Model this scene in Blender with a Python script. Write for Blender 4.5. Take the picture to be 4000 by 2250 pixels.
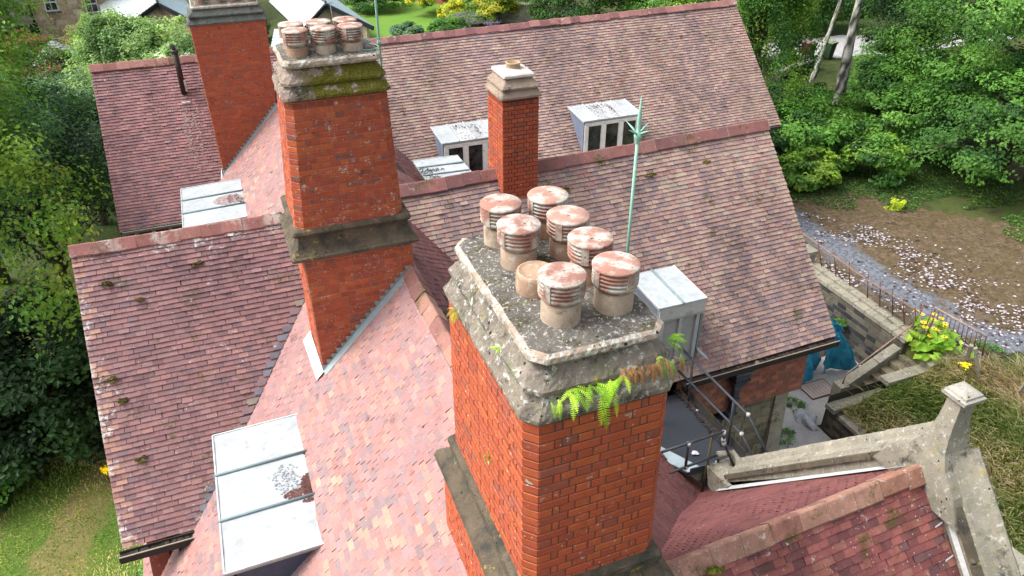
import bpy, bmesh, math, random
import numpy as np
from mathutils import Vector, Matrix
R = math.radians
for o in list(bpy.data.objects): bpy.data.objects.remove(o)
S = bpy.context.scene
COL = S.collection
# ---------------------------------------------------------------- camera
PITCH, ROLL, YAW = R(32.185), R(-0.077), R(21.216)
cp, sp = math.cos(PITCH), math.sin(PITCH)
fw = Vector((math.sin(YAW)*cp, math.cos(YAW)*cp, -sp))
rt = Vector((math.cos(YAW), -math.sin(YAW), 0))
up = rt.cross(fw)
cr, sr = math.cos(ROLL), math.sin(ROLL)
rt, up = rt*cr+up*sr, up*cr-rt*sr
cam = bpy.data.cameras.new('camera')
cam.sensor_width = 36; cam.lens = 27.0; cam.clip_end = 2000; cam.clip_start = 0.05
camo = bpy.data.objects.new('camera', cam); COL.objects.link(camo)
camo.matrix_world = Matrix(((rt.x, up.x, -fw.x, 0), (rt.y, up.y, -fw.y, 0), (rt.z, up.z, -fw.z, 0), (0, 0, 0, 1)))
S.camera = camo
# ---------------------------------------------------------------- sky and sun
SUN_EL, SUN_AZ = R(52), R(-68)        # azimuth from +Y towards +X: the soft sun stands to the left of the house
w = bpy.data.worlds.new('World'); S.world = w; w.use_nodes = True
nt = w.node_tree; nt.nodes.clear()
sky = nt.nodes.new('ShaderNodeTexSky'); sky.sky_type = 'NISHITA'; sky.sun_disc = False
sky.sun_elevation = SUN_EL; sky.sun_rotation = SUN_AZ
sky.air_density = 1.0; sky.dust_density = 6.0; sky.ozone_density = 1.0
hs = nt.nodes.new('ShaderNodeHueSaturation'); hs.inputs['Saturation'].default_value = 0.32
bg = nt.nodes.new('ShaderNodeBackground'); bg.inputs[1].default_value = 0.15
wo = nt.nodes.new('ShaderNodeOutputWorld')
nt.links.new(sky.outputs[0], hs.inputs['Color']); nt.links.new(hs.outputs[0], bg.inputs[0]); nt.links.new(bg.outputs[0], wo.inputs[0])
sl = bpy.data.lights.new('sun', 'SUN'); sl.energy = 0.98; sl.angle = R(32); sl.color = (1.0, 0.965, 0.91)
so = bpy.data.objects.new('sun', sl); COL.objects.link(so)
sdir = Vector((math.sin(SUN_AZ)*math.cos(SUN_EL), math.cos(SUN_AZ)*math.cos(SUN_EL), math.sin(SUN_EL)))
so.rotation_euler = (-sdir).to_track_quat('-Z', 'Y').to_euler(); so.location = sdir*60
S.view_settings.view_transform = 'Standard'; S.view_settings.look = 'None'
S.view_settings.exposure = 1.18; S.view_settings.gamma = 1
# ---------------------------------------------------------------- helpers
def srgb(c):
    c = c/255.0
    return c/12.92 if c <= 0.04045 else ((c+0.055)/1.055)**2.4
K = 0.60
def C(r, g, b, k=K): return (srgb(r)*k, srgb(g)*k, srgb(b)*k)
def V(*a): return np.array(a if len(a) > 1 else a[0], float)
def nrm(v): v = np.asarray(v, float); return v/np.linalg.norm(v)

class MB:
    """collects faces of one mesh; every vertex carries a tint colour"""
    def __init__(s): s.v = []; s.f = []; s.c = []; s.m = []; s.n = 0; s.sm = []
    def add(s, verts, faces, col=(1, 1, 1), mat=0, smooth=False):
        verts = np.asarray(verts, float).reshape(-1, 3)
        s.v.append(verts)
        col = np.asarray(col, float)
        if col.ndim == 1: col = np.tile(col, (len(verts), 1))
        s.c.append(col)
        for f in faces: s.f.append([i+s.n for i in f]); s.m.append(mat); s.sm.append(smooth)
        s.n += len(verts); return s
    def box(s, c, size, rz=0, col=(1, 1, 1), mat=0, ax=None, taper=1.0):
        hx, hy, hz = [q/2 for q in size]
        p = V([[x*hx*(taper if z > 0 else 1), y*hy*(taper if z > 0 else 1), z*hz] for z in (-1, 1) for x, y in ((-1, -1), (1, -1), (1, 1), (-1, 1))]) if False else np.array([[x*hx*(taper if z > 0 else 1), y*hy*(taper if z > 0 else 1), z*hz] for z in (-1, 1) for x, y in ((-1, -1), (1, -1), (1, 1), (-1, 1))])
        if ax is not None:
            M = np.array([nrm(a) for a in ax]); p = p@M
        elif rz:
            cs, sn = math.cos(rz), math.sin(rz); p = np.stack([p[:, 0]*cs-p[:, 1]*sn, p[:, 0]*sn+p[:, 1]*cs, p[:, 2]], 1)
        return s.add(p+V(*c) if not isinstance(c, np.ndarray) else p+c, [(3, 2, 1, 0), (4, 5, 6, 7), (0, 1, 5, 4), (1, 2, 6, 5), (2, 3, 7, 6), (3, 0, 4, 7)], col, mat)
    def quad(s, a, b, c, d, col=(1, 1, 1), mat=0): return s.add([a, b, c, d], [(0, 1, 2, 3)], col, mat)
    def bar(s, a, b, w, h=None, col=(1, 1, 1), mat=0, upv=(0, 0, 1)):
        a = np.asarray(a, float); b = np.asarray(b, float); d = b-a; L = np.linalg.norm(d); d = d/L
        u = np.asarray(upv, float)
        if abs(d@u) > .98: u = np.array([1., 0, 0])
        x = nrm(np.cross(d, u)); y = np.cross(x, d)
        return s.box((a+b)/2, (w, h or w, L), ax=(x, y, d), col=col, mat=mat)
    def tube(s, pts, r, n=10, col=(1, 1, 1), mat=0, cap=True):
        pts = [np.asarray(p, float) for p in pts]; k = len(pts)
        rs = r if hasattr(r, '__len__') else [r]*k
        vs = []; px = None
        for i, p in enumerate(pts):
            d = nrm((pts[min(i+1, k-1)]-pts[max(i-1, 0)]))
            if px is None: px = nrm(np.cross(d, [0, 0, 1] if abs(d[2]) < .9 else [1, 0, 0]))
            px = nrm(px-d*(px@d)); py = np.cross(d, px)
            for j in range(n):
                a = 2*math.pi*j/n; vs.append(p+rs[i]*(px*math.cos(a)+py*math.sin(a)))
        fs = [(i*n+j, i*n+(j+1) % n, (i+1)*n+(j+1) % n, (i+1)*n+j) for i in range(k-1) for j in range(n)]
        if cap: fs += [tuple(range(n-1, -1, -1)), tuple((k-1)*n+j for j in range(n))]
        return s.add(vs, fs, col, mat, True)
    def lathe(s, c, prof, n=28, col=(1, 1, 1), mat=0, smooth=True):
        vs = []
        for r, z in prof:
            for j in range(n):
                a = 2*math.pi*j/n; vs.append((c[0]+r*math.cos(a), c[1]+r*math.sin(a), c[2]+z))
        k = len(prof)
        fs = [(i*n+j, i*n+(j+1) % n, (i+1)*n+(j+1) % n, (i+1)*n+j) for i in range(k-1) for j in range(n)]
        fs.append(tuple((k-1)*n+j for j in range(n)))
        return s.add(vs, fs, col, mat, smooth)
    def poly(s, pts, thick, nv, col=(1, 1, 1), mat=0):
        """a flat polygon given thickness along -nv"""
        pts = np.asarray(pts, float); nv = nrm(nv)
        a = pts[1]-pts[0]; area = sum(np.cross(pts[i]-pts[0], pts[(i+1) % len(pts)]-pts[0]) for i in range(len(pts)))
        if area@nv < 0: pts = pts[::-1]
        k = len(pts); v = np.vstack([pts, pts-nv*thick])
        f = [tuple(range(k)), tuple(range(2*k-1, k-1, -1))]+[(i, k+i, k+(i+1) % k, (i+1) % k) for i in range(k)]
        return s.add(v, f, col, mat)
    def build(s, name, mats, parent=None, base=None, bevel=0):
        me = bpy.data.meshes.new(name)
        v = np.vstack(s.v) if s.v else np.zeros((0, 3))
        off = np.array(parent['_w']) if (parent is not None and '_w' in parent.keys()) else np.zeros(3)
        if base is not None: off = np.array(base, float)
        me.from_pydata((v-off).tolist(), [], s.f)
        at = me.attributes.new('tint', 'FLOAT_COLOR', 'POINT')
        c = np.vstack(s.c); c = np.hstack([c, np.ones((len(c), 1))]).astype(np.float32)
        at.data.foreach_set('color', c.ravel())
        if not isinstance(mats, (list, tuple)): mats = [mats]
        for m in mats: me.materials.append(m)
        me.polygons.foreach_set('material_index', s.m)
        me.polygons.foreach_set('use_smooth', s.sm)
        me.update()
        o = bpy.data.objects.new(name, me); COL.objects.link(o)
        if parent is not None:
            o.parent = parent; o['_w'] = [float(q) for q in off]
            if base is not None:
                o.location = Vector(off-np.array(parent['_w']))
        elif base is not None:
            o.location = Vector(off); o['_w'] = [float(q) for q in off]
        else: o['_w'] = [0., 0., 0.]
        if bevel:
            bm = o.modifiers.new('b', 'BEVEL'); bm.width = bevel; bm.segments = 2; bm.limit_method = 'ANGLE'
        return o

def tag(o, label=None, cat=None, group=None, kind=None):
    if label: o['label'] = label
    if cat: o['category'] = cat
    if group: o['group'] = group
    if kind: o['kind'] = kind
    return o
def thing(name, label, cat, loc, group=None, rz=0):
    o = bpy.data.objects.new(name, None); COL.objects.link(o); o.location = loc; o.rotation_euler[2] = rz
    o['_w'] = [float(q) for q in loc]
    return tag(o, label, cat, group)
def copy_tree(o, parent=None, loc=None, rz=None, label=None, scale=None):
    c = o.copy(); COL.objects.link(c)
    if parent is not None: c.parent = parent
    if loc is not None: c.location = loc
    if rz is not None: c.rotation_euler[2] = rz
    if scale is not None: c.scale = scale
    if label: c['label'] = label
    for ch in list(o.children): copy_tree(ch, c)
    return c

# ---------------------------------------------------------------- materials
def mat_new(name):
    m = bpy.data.materials.new(name); m.use_nodes = True
    n = m.node_tree.nodes; n.clear()
    out = n.new('ShaderNodeOutputMaterial'); b = n.new('ShaderNodeBsdfPrincipled')
    m.node_tree.links.new(b.outputs[0], out.inputs[0])
    b.inputs['Specular IOR Level'].default_value = 0.3
    return m, m.node_tree, b
class NG:
    def __init__(s, t): s.t = t
    def n(s, k, **kw):
        x = s.t.nodes.new(k)
        for a, b in kw.items(): setattr(x, a, b)
        return x
    def l(s, a, b): s.t.links.new(a, b)
    def coord(s):
        if not hasattr(s, '_c'): s._c = s.n('ShaderNodeTexCoord').outputs['Object']
        return s._c
    def attr(s):
        x = s.n('ShaderNodeAttribute'); x.attribute_name = 'tint'; return x.outputs['Color']
    def noise(s, scale, detail=4, rough=.6, vec=None, off=None):
        x = s.n('ShaderNodeTexNoise'); x.inputs['Scale'].default_value = scale; x.inputs['Detail'].default_value = detail; x.inputs['Roughness'].default_value = rough
        v = vec or s.coord()
        if off is not None:
            a = s.n('ShaderNodeVectorMath', operation='ADD'); s.l(v, a.inputs[0]); a.inputs[1].default_value = off; v = a.outputs[0]
        s.l(v, x.inputs['Vector']); return x.outputs['Fac']
    def scaled(s, sc):
        a = s.n('ShaderNodeVectorMath', operation='MULTIPLY'); s.l(s.coord(), a.inputs[0]); a.inputs[1].default_value = sc; return a.outputs[0]
    def vor(s, scale, feature='F1', vec=None, out='Distance'):
        x = s.n('ShaderNodeTexVoronoi', feature=feature); x.inputs['Scale'].default_value = scale
        s.l(vec or s.coord(), x.inputs['Vector']); return x.outputs[out]
    def ramp(s, fac, a, b, va=0., vb=1.):
        x = s.n('ShaderNodeMapRange'); x.clamp = True
        s.l(fac, x.inputs[0]); x.inputs[1].default_value = a; x.inputs[2].default_value = b; x.inputs[3].default_value = va; x.inputs[4].default_value = vb
        return x.outputs[0]
    def math(s, op, a, b=None):
        x = s.n('ShaderNodeMath', operation=op)
        for i, q in enumerate((a, b)):
            if q is None: continue
            if isinstance(q, (int, float)): x.inputs[i].default_value = q
            else: s.l(q, x.inputs[i])
        return x.outputs[0]
    def mix(s, fac, a, b, mode='MIX'):
        x = s.n('ShaderNodeMix', data_type='RGBA', blend_type=mode)
        for i, q in ((0, fac), (6, a), (7, b)):
            if isinstance(q, (int, float)): x.inputs[i].default_value = q
            elif isinstance(q, tuple): x.inputs[i].default_value = (*q[:3], 1)
            else: s.l(q, x.inputs[i])
        return x.outputs[2]
    def bump(s, h, strength=.3, dist=.01):
        x = s.n('ShaderNodeBump'); x.inputs['Strength'].default_value = strength; x.inputs['Distance'].default_value = dist
        s.l(h, x.inputs['Height']); return x.outputs[0]

def m_tint(name, var=.25, vscale=6, fine=60, lichen=0, moss=0, spots=0, rough=.8, dark=0, lichen_col=C(225, 222, 210), lsc=9, streak=None, bump=.35, bs=45, zmask=None, spec=.3, zone=None):
    """generic weathered surface: tint attribute x noise, plus lichen, moss and dark spots"""
    m, t, b = mat_new(name); g = NG(t)
    col = g.attr()
    n1 = g.ramp(g.noise(vscale, 5), .25, .75, 1-var, 1+var)
    col = g.mix(1.0, col, g.n('ShaderNodeCombineColor').outputs[0], 'MULTIPLY') if False else col
    def mulv(c, f):
        x = g.n('ShaderNodeVectorMath', operation='SCALE'); g.l(c, x.inputs[0]); g.l(f, x.inputs['Scale']); return x.outputs[0]
    col = mulv(col, n1)
    nf = g.noise(fine, 3, .7); col = mulv(col, g.ramp(nf, .2, .8, .82, 1.18))
    if streak:
        ns = g.noise(1.0, 4, .6, g.scaled(streak)); col = mulv(col, g.ramp(ns, .35, .7, 1.08, .72))
    if dark:
        nd = g.noise(3.1, 6, .7, off=(3, 7, 1)); col = g.mix(g.ramp(nd, .62-dark*.2, .75, 0, .75), col, C(60, 52, 48))
    if moss:
        nm = g.math('MULTIPLY', g.ramp(g.noise(2.2, 6, .75, off=(11, 2, 5)), .60-moss*.12, .68-moss*.1), g.ramp(g.noise(30, 3, .8), .3, .55))
        col = g.mix(nm, col, C(98, 92, 38))
    if lichen:
        a = g.ramp(g.noise(lsc, 7, .78, off=(5, 5, 9)), .62-lichen*.16, .66-lichen*.14)
        a2 = g.ramp(g.noise(lsc*.22, 3, .5, off=(1, 8, 2)), .42, .6)
        col = g.mix(g.math('MULTIPLY', a, a2), col, lichen_col)
    if zone:
        so_ = g.n('ShaderNodeSeparateXYZ'); g.l(g.coord(), so_.inputs[0])
        zz = g.math('MAXIMUM', g.ramp(so_.outputs['Z'], *zone[0]), g.ramp(so_.outputs['X'], *zone[1]))
        k = g.math('ADD', g.noise(10, 7, .8, off=(6, 5, 4)), g.math('MULTIPLY', zz, .22))
        k = g.math('MULTIPLY', g.ramp(k, .70, .74), g.math('MULTIPLY', g.ramp(zz, .02, .2), g.ramp(g.noise(2.2, 3, .6, off=(1, 2, 9)), .47, .56)))
        col = g.mix(k, col, C(232, 228, 222))
    if spots:
        vd = g.vor(16); vr = g.noise(7, 2, .5, off=(2, 2, 2))
        k = g.math('MULTIPLY', g.ramp(vd, .13, .10), g.ramp(vr, .56-spots*.1, .6-spots*.1))
        col = g.mix(k, col, lichen_col)
        vd2 = g.vor(11, vec=g.scaled((1.13, .97, 1.07))); k2 = g.math('MULTIPLY', g.ramp(vd2, .12, .08), g.ramp(g.noise(5, 2, .5, off=(9, 4, 2)), .60-spots*.06, .64-spots*.06))
        col = g.mix(g.math('MULTIPLY', k2, .8), col, C(70, 52, 44))
    g.l(col, b.inputs['Base Color']); b.inputs['Roughness'].default_value = rough; b.inputs['Specular IOR Level'].default_value = spec
    g.l(g.bump(g.math('ADD', g.noise(bs, 4, .7), g.math('MULTIPLY', nf, .5)), bump, .006), b.inputs['Normal'])
    return m

M_TILE_A = m_tint('clay_tile_weathered', .12, 1.2, 50, zone=((8.15, 8.75), (-4.35, -4.95)), lichen=.05, moss=.15, spots=.35, rough=.78)
M_TILE_0 = m_tint('clay_tile_far', .12, 1.2, 50, lichen=.1, spots=.3, rough=.78, streak=(2.5, .3, .3))
M_TILE_P = m_tint('clay_tile_pink', .13, 2.5, 40, rough=.72, lichen=0, spots=.08, dark=.1)
M_TILE_B = m_tint('clay_tile_buff', .16, 1.4, 55, rough=.8, moss=.1, spots=.15, streak=(1.6, .5, .5))
M_TILE_R = m_tint('clay_tile_red', .2, 3, 40, rough=.8, lichen=.1, moss=.35, spots=.9, streak=(5, 5, 1))
M_TILE_E = m_tint('clay_tile_dark_red', .22, 2.0, 50, rough=.8, spots=.5, dark=.4)
M_RIDGE = m_tint('ridge_tile_lichened', .18, 4, 40, lichen=.95, moss=.25, spots=.5, rough=.85, lsc=8)
M_RIDGE2 = m_tint('ridge_tile_plain', .18, 4, 40, lichen=.12, moss=.3, spots=.3, rough=.85, dark=.1)
M_BRICK = m_tint('red_brick', .13, 9, 55, lichen=.1, spots=.2, rough=.75, dark=.04, lsc=14)
M_BRICK_L = m_tint('red_brick_spotted', .13, 9, 55, lichen=.28, spots=.95, rough=.75, dark=.08, lsc=14)
M_MORTAR = m_tint('mortar', .35, 8, 50, rough=.95, dark=.3)
M_LEAD = m_tint('lead_sheet', .10, 2.5, 14, rough=.55, spec=.4, bump=.2, bs=6)
M_LEADW = m_tint('lead_sheet_stained', .16, 2.0, 9, rough=.6, dark=0, bump=.25, bs=7)
M_POT = m_tint('terracotta_pot', .22, 7, 60, lichen=1.35, moss=.25, rough=.85, dark=.1, lsc=38, spots=.5)
M_POTB = m_tint('stoneware_pot_base', .2, 9, 60, lichen=.45, rough=.85, dark=.1, lsc=16, moss=.2)
M_COPPER = m_tint('green_copper', .12, 8, 40, rough=.6, bump=.1)
M_PAINTW = m_tint('old_white_paint', .12, 9, 60, rough=.6, dark=.12, bump=.3)
M_IRON = m_tint('black_iron', .35, 8, 60, rough=.5, moss=.2)
M_RUST = m_tint('rusty_iron', .35, 14, 60, rough=.9)
M_WOOD = m_tint('old_timber', .25, 6, 60, rough=.85, dark=.2)
M_PLAIN = m_tint('plain', .15, 5, 50, rough=.8, bump=.2)
M_SLATE = m_tint('slate', .15, 4, 50, rough=.55, lichen=.1)

def m_stone(name, base, lichen, moss, dark, white=.3, yellow=.2, blotch=3.5, bs=28, bump=.6, front_moss=None, fs=1.0):
    m, t, b = mat_new(name); g = NG(t)
    col = g.mix(g.ramp(g.noise(2.6, 6, .65), .3, .7), tuple(q*.75 for q in base), tuple(q*1.25 for q in base))
    col = g.mix(g.ramp(g.noise(50, 3, .7), .3, .75, 0, .5), col, tuple(q*.55 for q in base))
    col = g.mix(g.ramp(g.noise(blotch, 6, .7, off=(4, 1, 7)), .60-dark*.2, .70-dark*.1, 0, .85), col, C(62, 66, 62))
    col = g.mix(g.ramp(g.noise(5, 5, .7, off=(7, 3, 1)), .66-lichen*.14, .72-lichen*.12, 0, .8), col, C(150, 150, 118))
    if yellow: col = g.mix(g.math('MULTIPLY', g.ramp(g.noise(9, 6, .8, off=(1, 1, 3)), .62-yellow*.1, .66-yellow*.1), g.ramp(g.noise(2, 2), .5, .6)), col, C(196, 176, 70))
    if moss: col = g.mix(g.ramp(g.noise(6, 7, .8, off=(9, 9, 2)), .66-moss*.2, .70-moss*.2, 0, .9), col, C(86, 78, 40))
    col = g.mix(g.ramp(g.noise(13*fs, 8, .82, off=(2, 6, 4)), .66-white*.22, .69-white*.2, 0, .95), col, C(232, 232, 224))
    v = g.math('MULTIPLY', g.ramp(g.vor(13), .2, .15), g.ramp(g.noise(4, 2, .5, off=(8, 1, 6)), .55, .6))
    col = g.mix(v, col, C(60, 50, 40))
    if front_moss:
        # moss cushions grow on the weathered face that looks away from the sun
        ge = g.n('ShaderNodeNewGeometry'); sx = g.n('ShaderNodeSeparateXYZ'); g.l(ge.outputs['True Normal'], sx.inputs[0])
        fm = g.ramp(sx.outputs['Y'], -.25, -.45)
        so_ = g.n('ShaderNodeSeparateXYZ'); g.l(g.coord(), so_.inputs[0])
        xm = g.ramp(so_.outputs['X'], *front_moss)
        k = g.math('MULTIPLY', g.math('MULTIPLY', fm, xm), g.ramp(g.noise(5.5, 6, .6, off=(3, 3, 3)), .40, .46))
        mc = g.mix(g.ramp(g.noise(60, 3, .8), .3, .7), C(62, 58, 20), C(150, 146, 48))
        col = g.mix(k, col, mc)
    g.l(col, b.inputs['Base Color']); b.inputs['Roughness'].default_value = .92
    h = g.math('ADD', g.noise(bs, 6, .75), g.math('MULTIPLY', g.noise(7, 4), 1.5))
    g.l(g.bump(h, bump, .02), b.inputs['Normal'])
    return m
M_CAP1 = m_stone('mossy_cap_stone', C(168, 156, 142), .75, .4, .5, .5, .1, front_moss=(3, 4))
M_CAPTOP = m_stone('speckled_flaunching', C(128, 122, 114), .5, .6, .45, .5, .0, bs=60, fs=2.2)
M_SLABE = m_stone('lichened_slab_edge', C(205, 185, 165), .3, .2, .15, .72, .0)
M_CAP2 = m_stone('mossy_cap_stone_green', C(182, 160, 145), .3, .22, .45, .5, .1, front_moss=(-1.25, -1.0))
M_CAP4 = m_stone('clean_cap_stone', C(190, 168, 150), .3, .1, .2, .12, .05)
M_CAP3 = m_stone('grey_cap_stone', C(118, 122, 116), .3, .15, .3, .2, .0)
M_COLLAR = m_stone('dark_collar_stone', C(124, 110, 92), .25, .05, .75, .10, .5)
M_COPE = m_stone('grey_coping_stone', C(184, 178, 160), .5, .08, .15, .42, .3, bump=.4)
M_ASH = m_stone('old_ashlar', C(158, 148, 124), .5, .15, .35, .03, .0, bump=.4)
M_CONC = m_stone('pale_concrete', C(205, 205, 200), .0, .05, .1, .1, .0, blotch=1.2, bump=.25)

def leafmat(name, rough=.55):
    m, t, b = mat_new(name); g = NG(t); col = g.attr()
    x0 = g.n('ShaderNodeVectorMath', operation='SCALE'); g.l(col, x0.inputs[0]); x0.inputs['Scale'].default_value = 1.6; col = x0.outputs[0]
    g.l(col, b.inputs['Base Color']); b.inputs['Roughness'].default_value = rough
    tr = g.n('ShaderNodeBsdfTranslucent'); x = g.n('ShaderNodeVectorMath', operation='MULTIPLY'); g.l(col, x.inputs[0]); x.inputs[1].default_value = (1.5, 1.6, .7); g.l(x.outputs[0], tr.inputs[0])
    ms = g.n('ShaderNodeMixShader'); ms.inputs[0].default_value = .35
    g.l(b.outputs[0], ms.inputs[1]); g.l(tr.outputs[0], ms.inputs[2])
    o = [q for q in t.nodes if q.type == 'OUTPUT_MATERIAL'][0]; g.l(ms.outputs[0], o.inputs[0])
    return m
M_LEAF = leafmat('leaf')
M_BARK = m_tint('bark', .35, 8, 50, rough=.9, bump=.6)
# ---------------------------------------------------------------- smooth value noise for numpy
def vnoise(x, y, seed=0):
    xi = np.floor(x).astype(int); yi = np.floor(y).astype(int); fx = x-xi; fy = y-yi
    fx = fx*fx*(3-2*fx); fy = fy*fy*(3-2*fy)
    def h(a, b):
        q = np.sin(a*127.1+b*311.7+seed*74.7)*43758.5453; return q-np.floor(q)
    return (h(xi, yi)*(1-fx)+h(xi+1, yi)*fx)*(1-fy)+(h(xi, yi+1)*(1-fx)+h(xi+1, yi+1)*fx)*fy

# ---------------------------------------------------------------- tiled roof slope
def slope(mb, A, B, E, w, g, pal, pw, seed, sag=.02, lift=1.0, patch=(1.2, .8), tail_shade=.22, mat=0, verge=None, stagger=.5, th=.018, contrast=.62, desat=.30, gain=1.12):
    """individual overlapping clay tiles between ridge A-B and the eave through E"""
    rng = np.random.default_rng(seed)
    A, B, E = V(A), V(B), V(E); U = nrm(B-A); Lu = np.linalg.norm(B-A)
    dn = (E-A)-U*((E-A)@U); L = np.linalg.norm(dn); Sd = -dn/L; P0 = A+dn
    N = np.cross(U, Sd)
    if N[2] < 0: N = -N
    nr = int(L/g)+1; ni = int(Lu/w)+1
    j, i = np.meshgrid(np.arange(nr), np.arange(-1, ni), indexing='ij'); j = j.ravel(); i = i.ravel()
    u0 = (i+(j % 2)*stagger)*w+rng.normal(0, .003, len(i)); u1 = u0+w-.0025
    u0 = np.clip(u0, 0, Lu); u1 = np.clip(u1, 0, Lu)
    s0 = j*g+rng.normal(0, .0016, len(i))-(rng.random(len(i)) < .012)*.02; s1 = s0+g*1.3
    k = (u1-u0 > .02) & (s0 < L)
    j, i, u0, u1, s0, s1 = [q[k] for q in (j, i, u0, u1, s0, s1)]; n = len(u0)
    s1 = np.minimum(s1, L+.02)
    um = (u0+u1)/2
    und = (vnoise(um*.5, s0*.6, seed)-.5)*sag*2+(vnoise(um*1.7, s0*2.2, seed+3)-.5)*sag*.4
    tl = th*(1+rng.normal(0, .09, n))*lift+(rng.random(n) < .02)*.012; tr = tl+rng.normal(0, .0015, n)
    hd = .003
    # row wise waviness so that the course lines are never ruler straight
    wav = (vnoise(um*.8, j*.37, seed+9)-.5)*.016
    def P(u, s, h): return P0+np.outer(u, U)+np.outer(s+wav, Sd)+np.outer(h+und, N)
    v = np.stack([P(u0, s0, tl*0+.001), P(u1, s0, tl*0+.001), P(u0, s0, tl), P(u1, s0, tr), P(u1, s1, tl*0+hd), P(u0, s1, tl*0+hd),
                  P(u0, s0, tl), P(u1, s0, tr)], 1).reshape(-1, 3)
    pal = np.array(pal); pw = np.array(pw, float); pw /= pw.sum(); cw = np.cumsum(pw)
    q = vnoise(um*patch[0]+7, s0*patch[1]*.6+3, seed+1)*.34+vnoise(um*4+1, s0*1.3, seed+2)*.16+rng.random(n)*.5
    q = (np.argsort(np.argsort(q))+.5)/n
    ci = np.searchsorted(cw, q); ci = np.clip(ci, 0, len(pal)-1); c = pal[ci]*(1+rng.normal(0, .05, (n, 1)))
    c = c.mean(0)+(c-c.mean(0))*contrast; lum = c.mean(1, keepdims=True); c = (c*(1-desat)+lum*desat)*gain
    if verge is not None:
        dist = np.minimum(um, Lu-um) if verge[0] == 'both' else (um if verge[0] == 'A' else Lu-um)
        kk = (dist < w*1.4) & (rng.random(n) < verge[2]); c[kk] = np.array(verge[1])*.6+c[kk]*.4
    cc = np.repeat(c[:, None, :], 8, 1); cc[:, 0:2] *= tail_shade; cc[:, 2:4] *= 1.0; cc[:, 6:8] *= tail_shade  # tile tails tinted darker: shade of the course lines painted into the colour
    F = []
    for q_ in range(n):
        b_ = q_*8+mb.n
        F += [(b_+2, b_+3, b_+4, b_+5), (b_, b_+1, b_+7, b_+6), (b_+0, b_+6, b_+5), (b_+1, b_+4, b_+7)]
    flip = np.cross(U, Sd)[2] < 0
    if flip: F = [f[::-1] for f in F]
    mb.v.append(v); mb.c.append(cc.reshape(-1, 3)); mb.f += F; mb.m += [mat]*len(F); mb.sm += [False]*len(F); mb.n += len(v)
    # dark boarding underneath
    a, b, d, e = P0-N*.03, P0+U*Lu-N*.03, A+U*Lu-N*.03, A-N*.03
    mb.poly([a, b, d, e], .06, N, C(60, 50, 45), mat)
    return dict(P0=P0, U=U, S=Sd, N=N, L=L, Lu=Lu)

def ridge(name, A, B, parent, mat, pal, seed, slope_deg=47, wing=.19, tl=.33, along_dir=None, mort=True):
    rng = random.Random(seed); A, B = V(A), V(B); L = np.linalg.norm(B-A); U = (B-A)/L
    side = nrm(np.cross(U, [0, 0, 1])); a = R(slope_deg); mb = MB(); n = max(1, round(L/tl)); st = L/n
    for k in range(n):
        o = A+U*(k*st)+V(0, 0, .045+rng.gauss(0, .006)); c = np.array(rng.choice(pal))*rng.uniform(.88, 1.12); c = (c*.8+c.mean()*.2)*1.12; e = st-.008
        tw = rng.gauss(0, .006)
        w_ = wing*rng.uniform(.94, 1.04)
        l0 = [o+side*(x*math.cos(a)*w_+tw)+V(0, 0, -abs(x)*math.sin(a)*w_) for x in (-1, -.14, 0, .14, 1)]
        l0[1] = o+side*(-.02)+V(0, 0, -.008); l0[3] = o+side*.02+V(0, 0, -.008); l0[2] = o
        l0 = [l0[0], l0[1], l0[2], l0[3], l0[4]]; l1 = [p+U*e for p in l0]
        d = V(0, 0, -.024)
        vs = l0+l1+[p+d for p in l0]+[p+d for p in l1]
        f = [(q, q+1, q+6, q+5) for q in range(4)]+[(0, 5, 15, 10), (4, 14, 19, 9)]+[(q, q+10, q+11, q+1) for q in range(4)]+[(q+5, q+6, q+16, q+15) for q in range(4)]
        mb.add(vs, f, c)
        if mort:  # mortar joint between two ridge tiles
            m0 = [p+U*(e-.002)-V(0, 0, .006) for p in l0]; m1 = [p+U*(.012) for p in m0]
            mb.add(m0+m1, [(q, q+1, q+6, q+5) for q in range(4)], C(150, 120, 108)*np.array([1, 1, 1]) if k % 3 else C(215, 208, 196))
    return mb.build(name, mat, parent)

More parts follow.
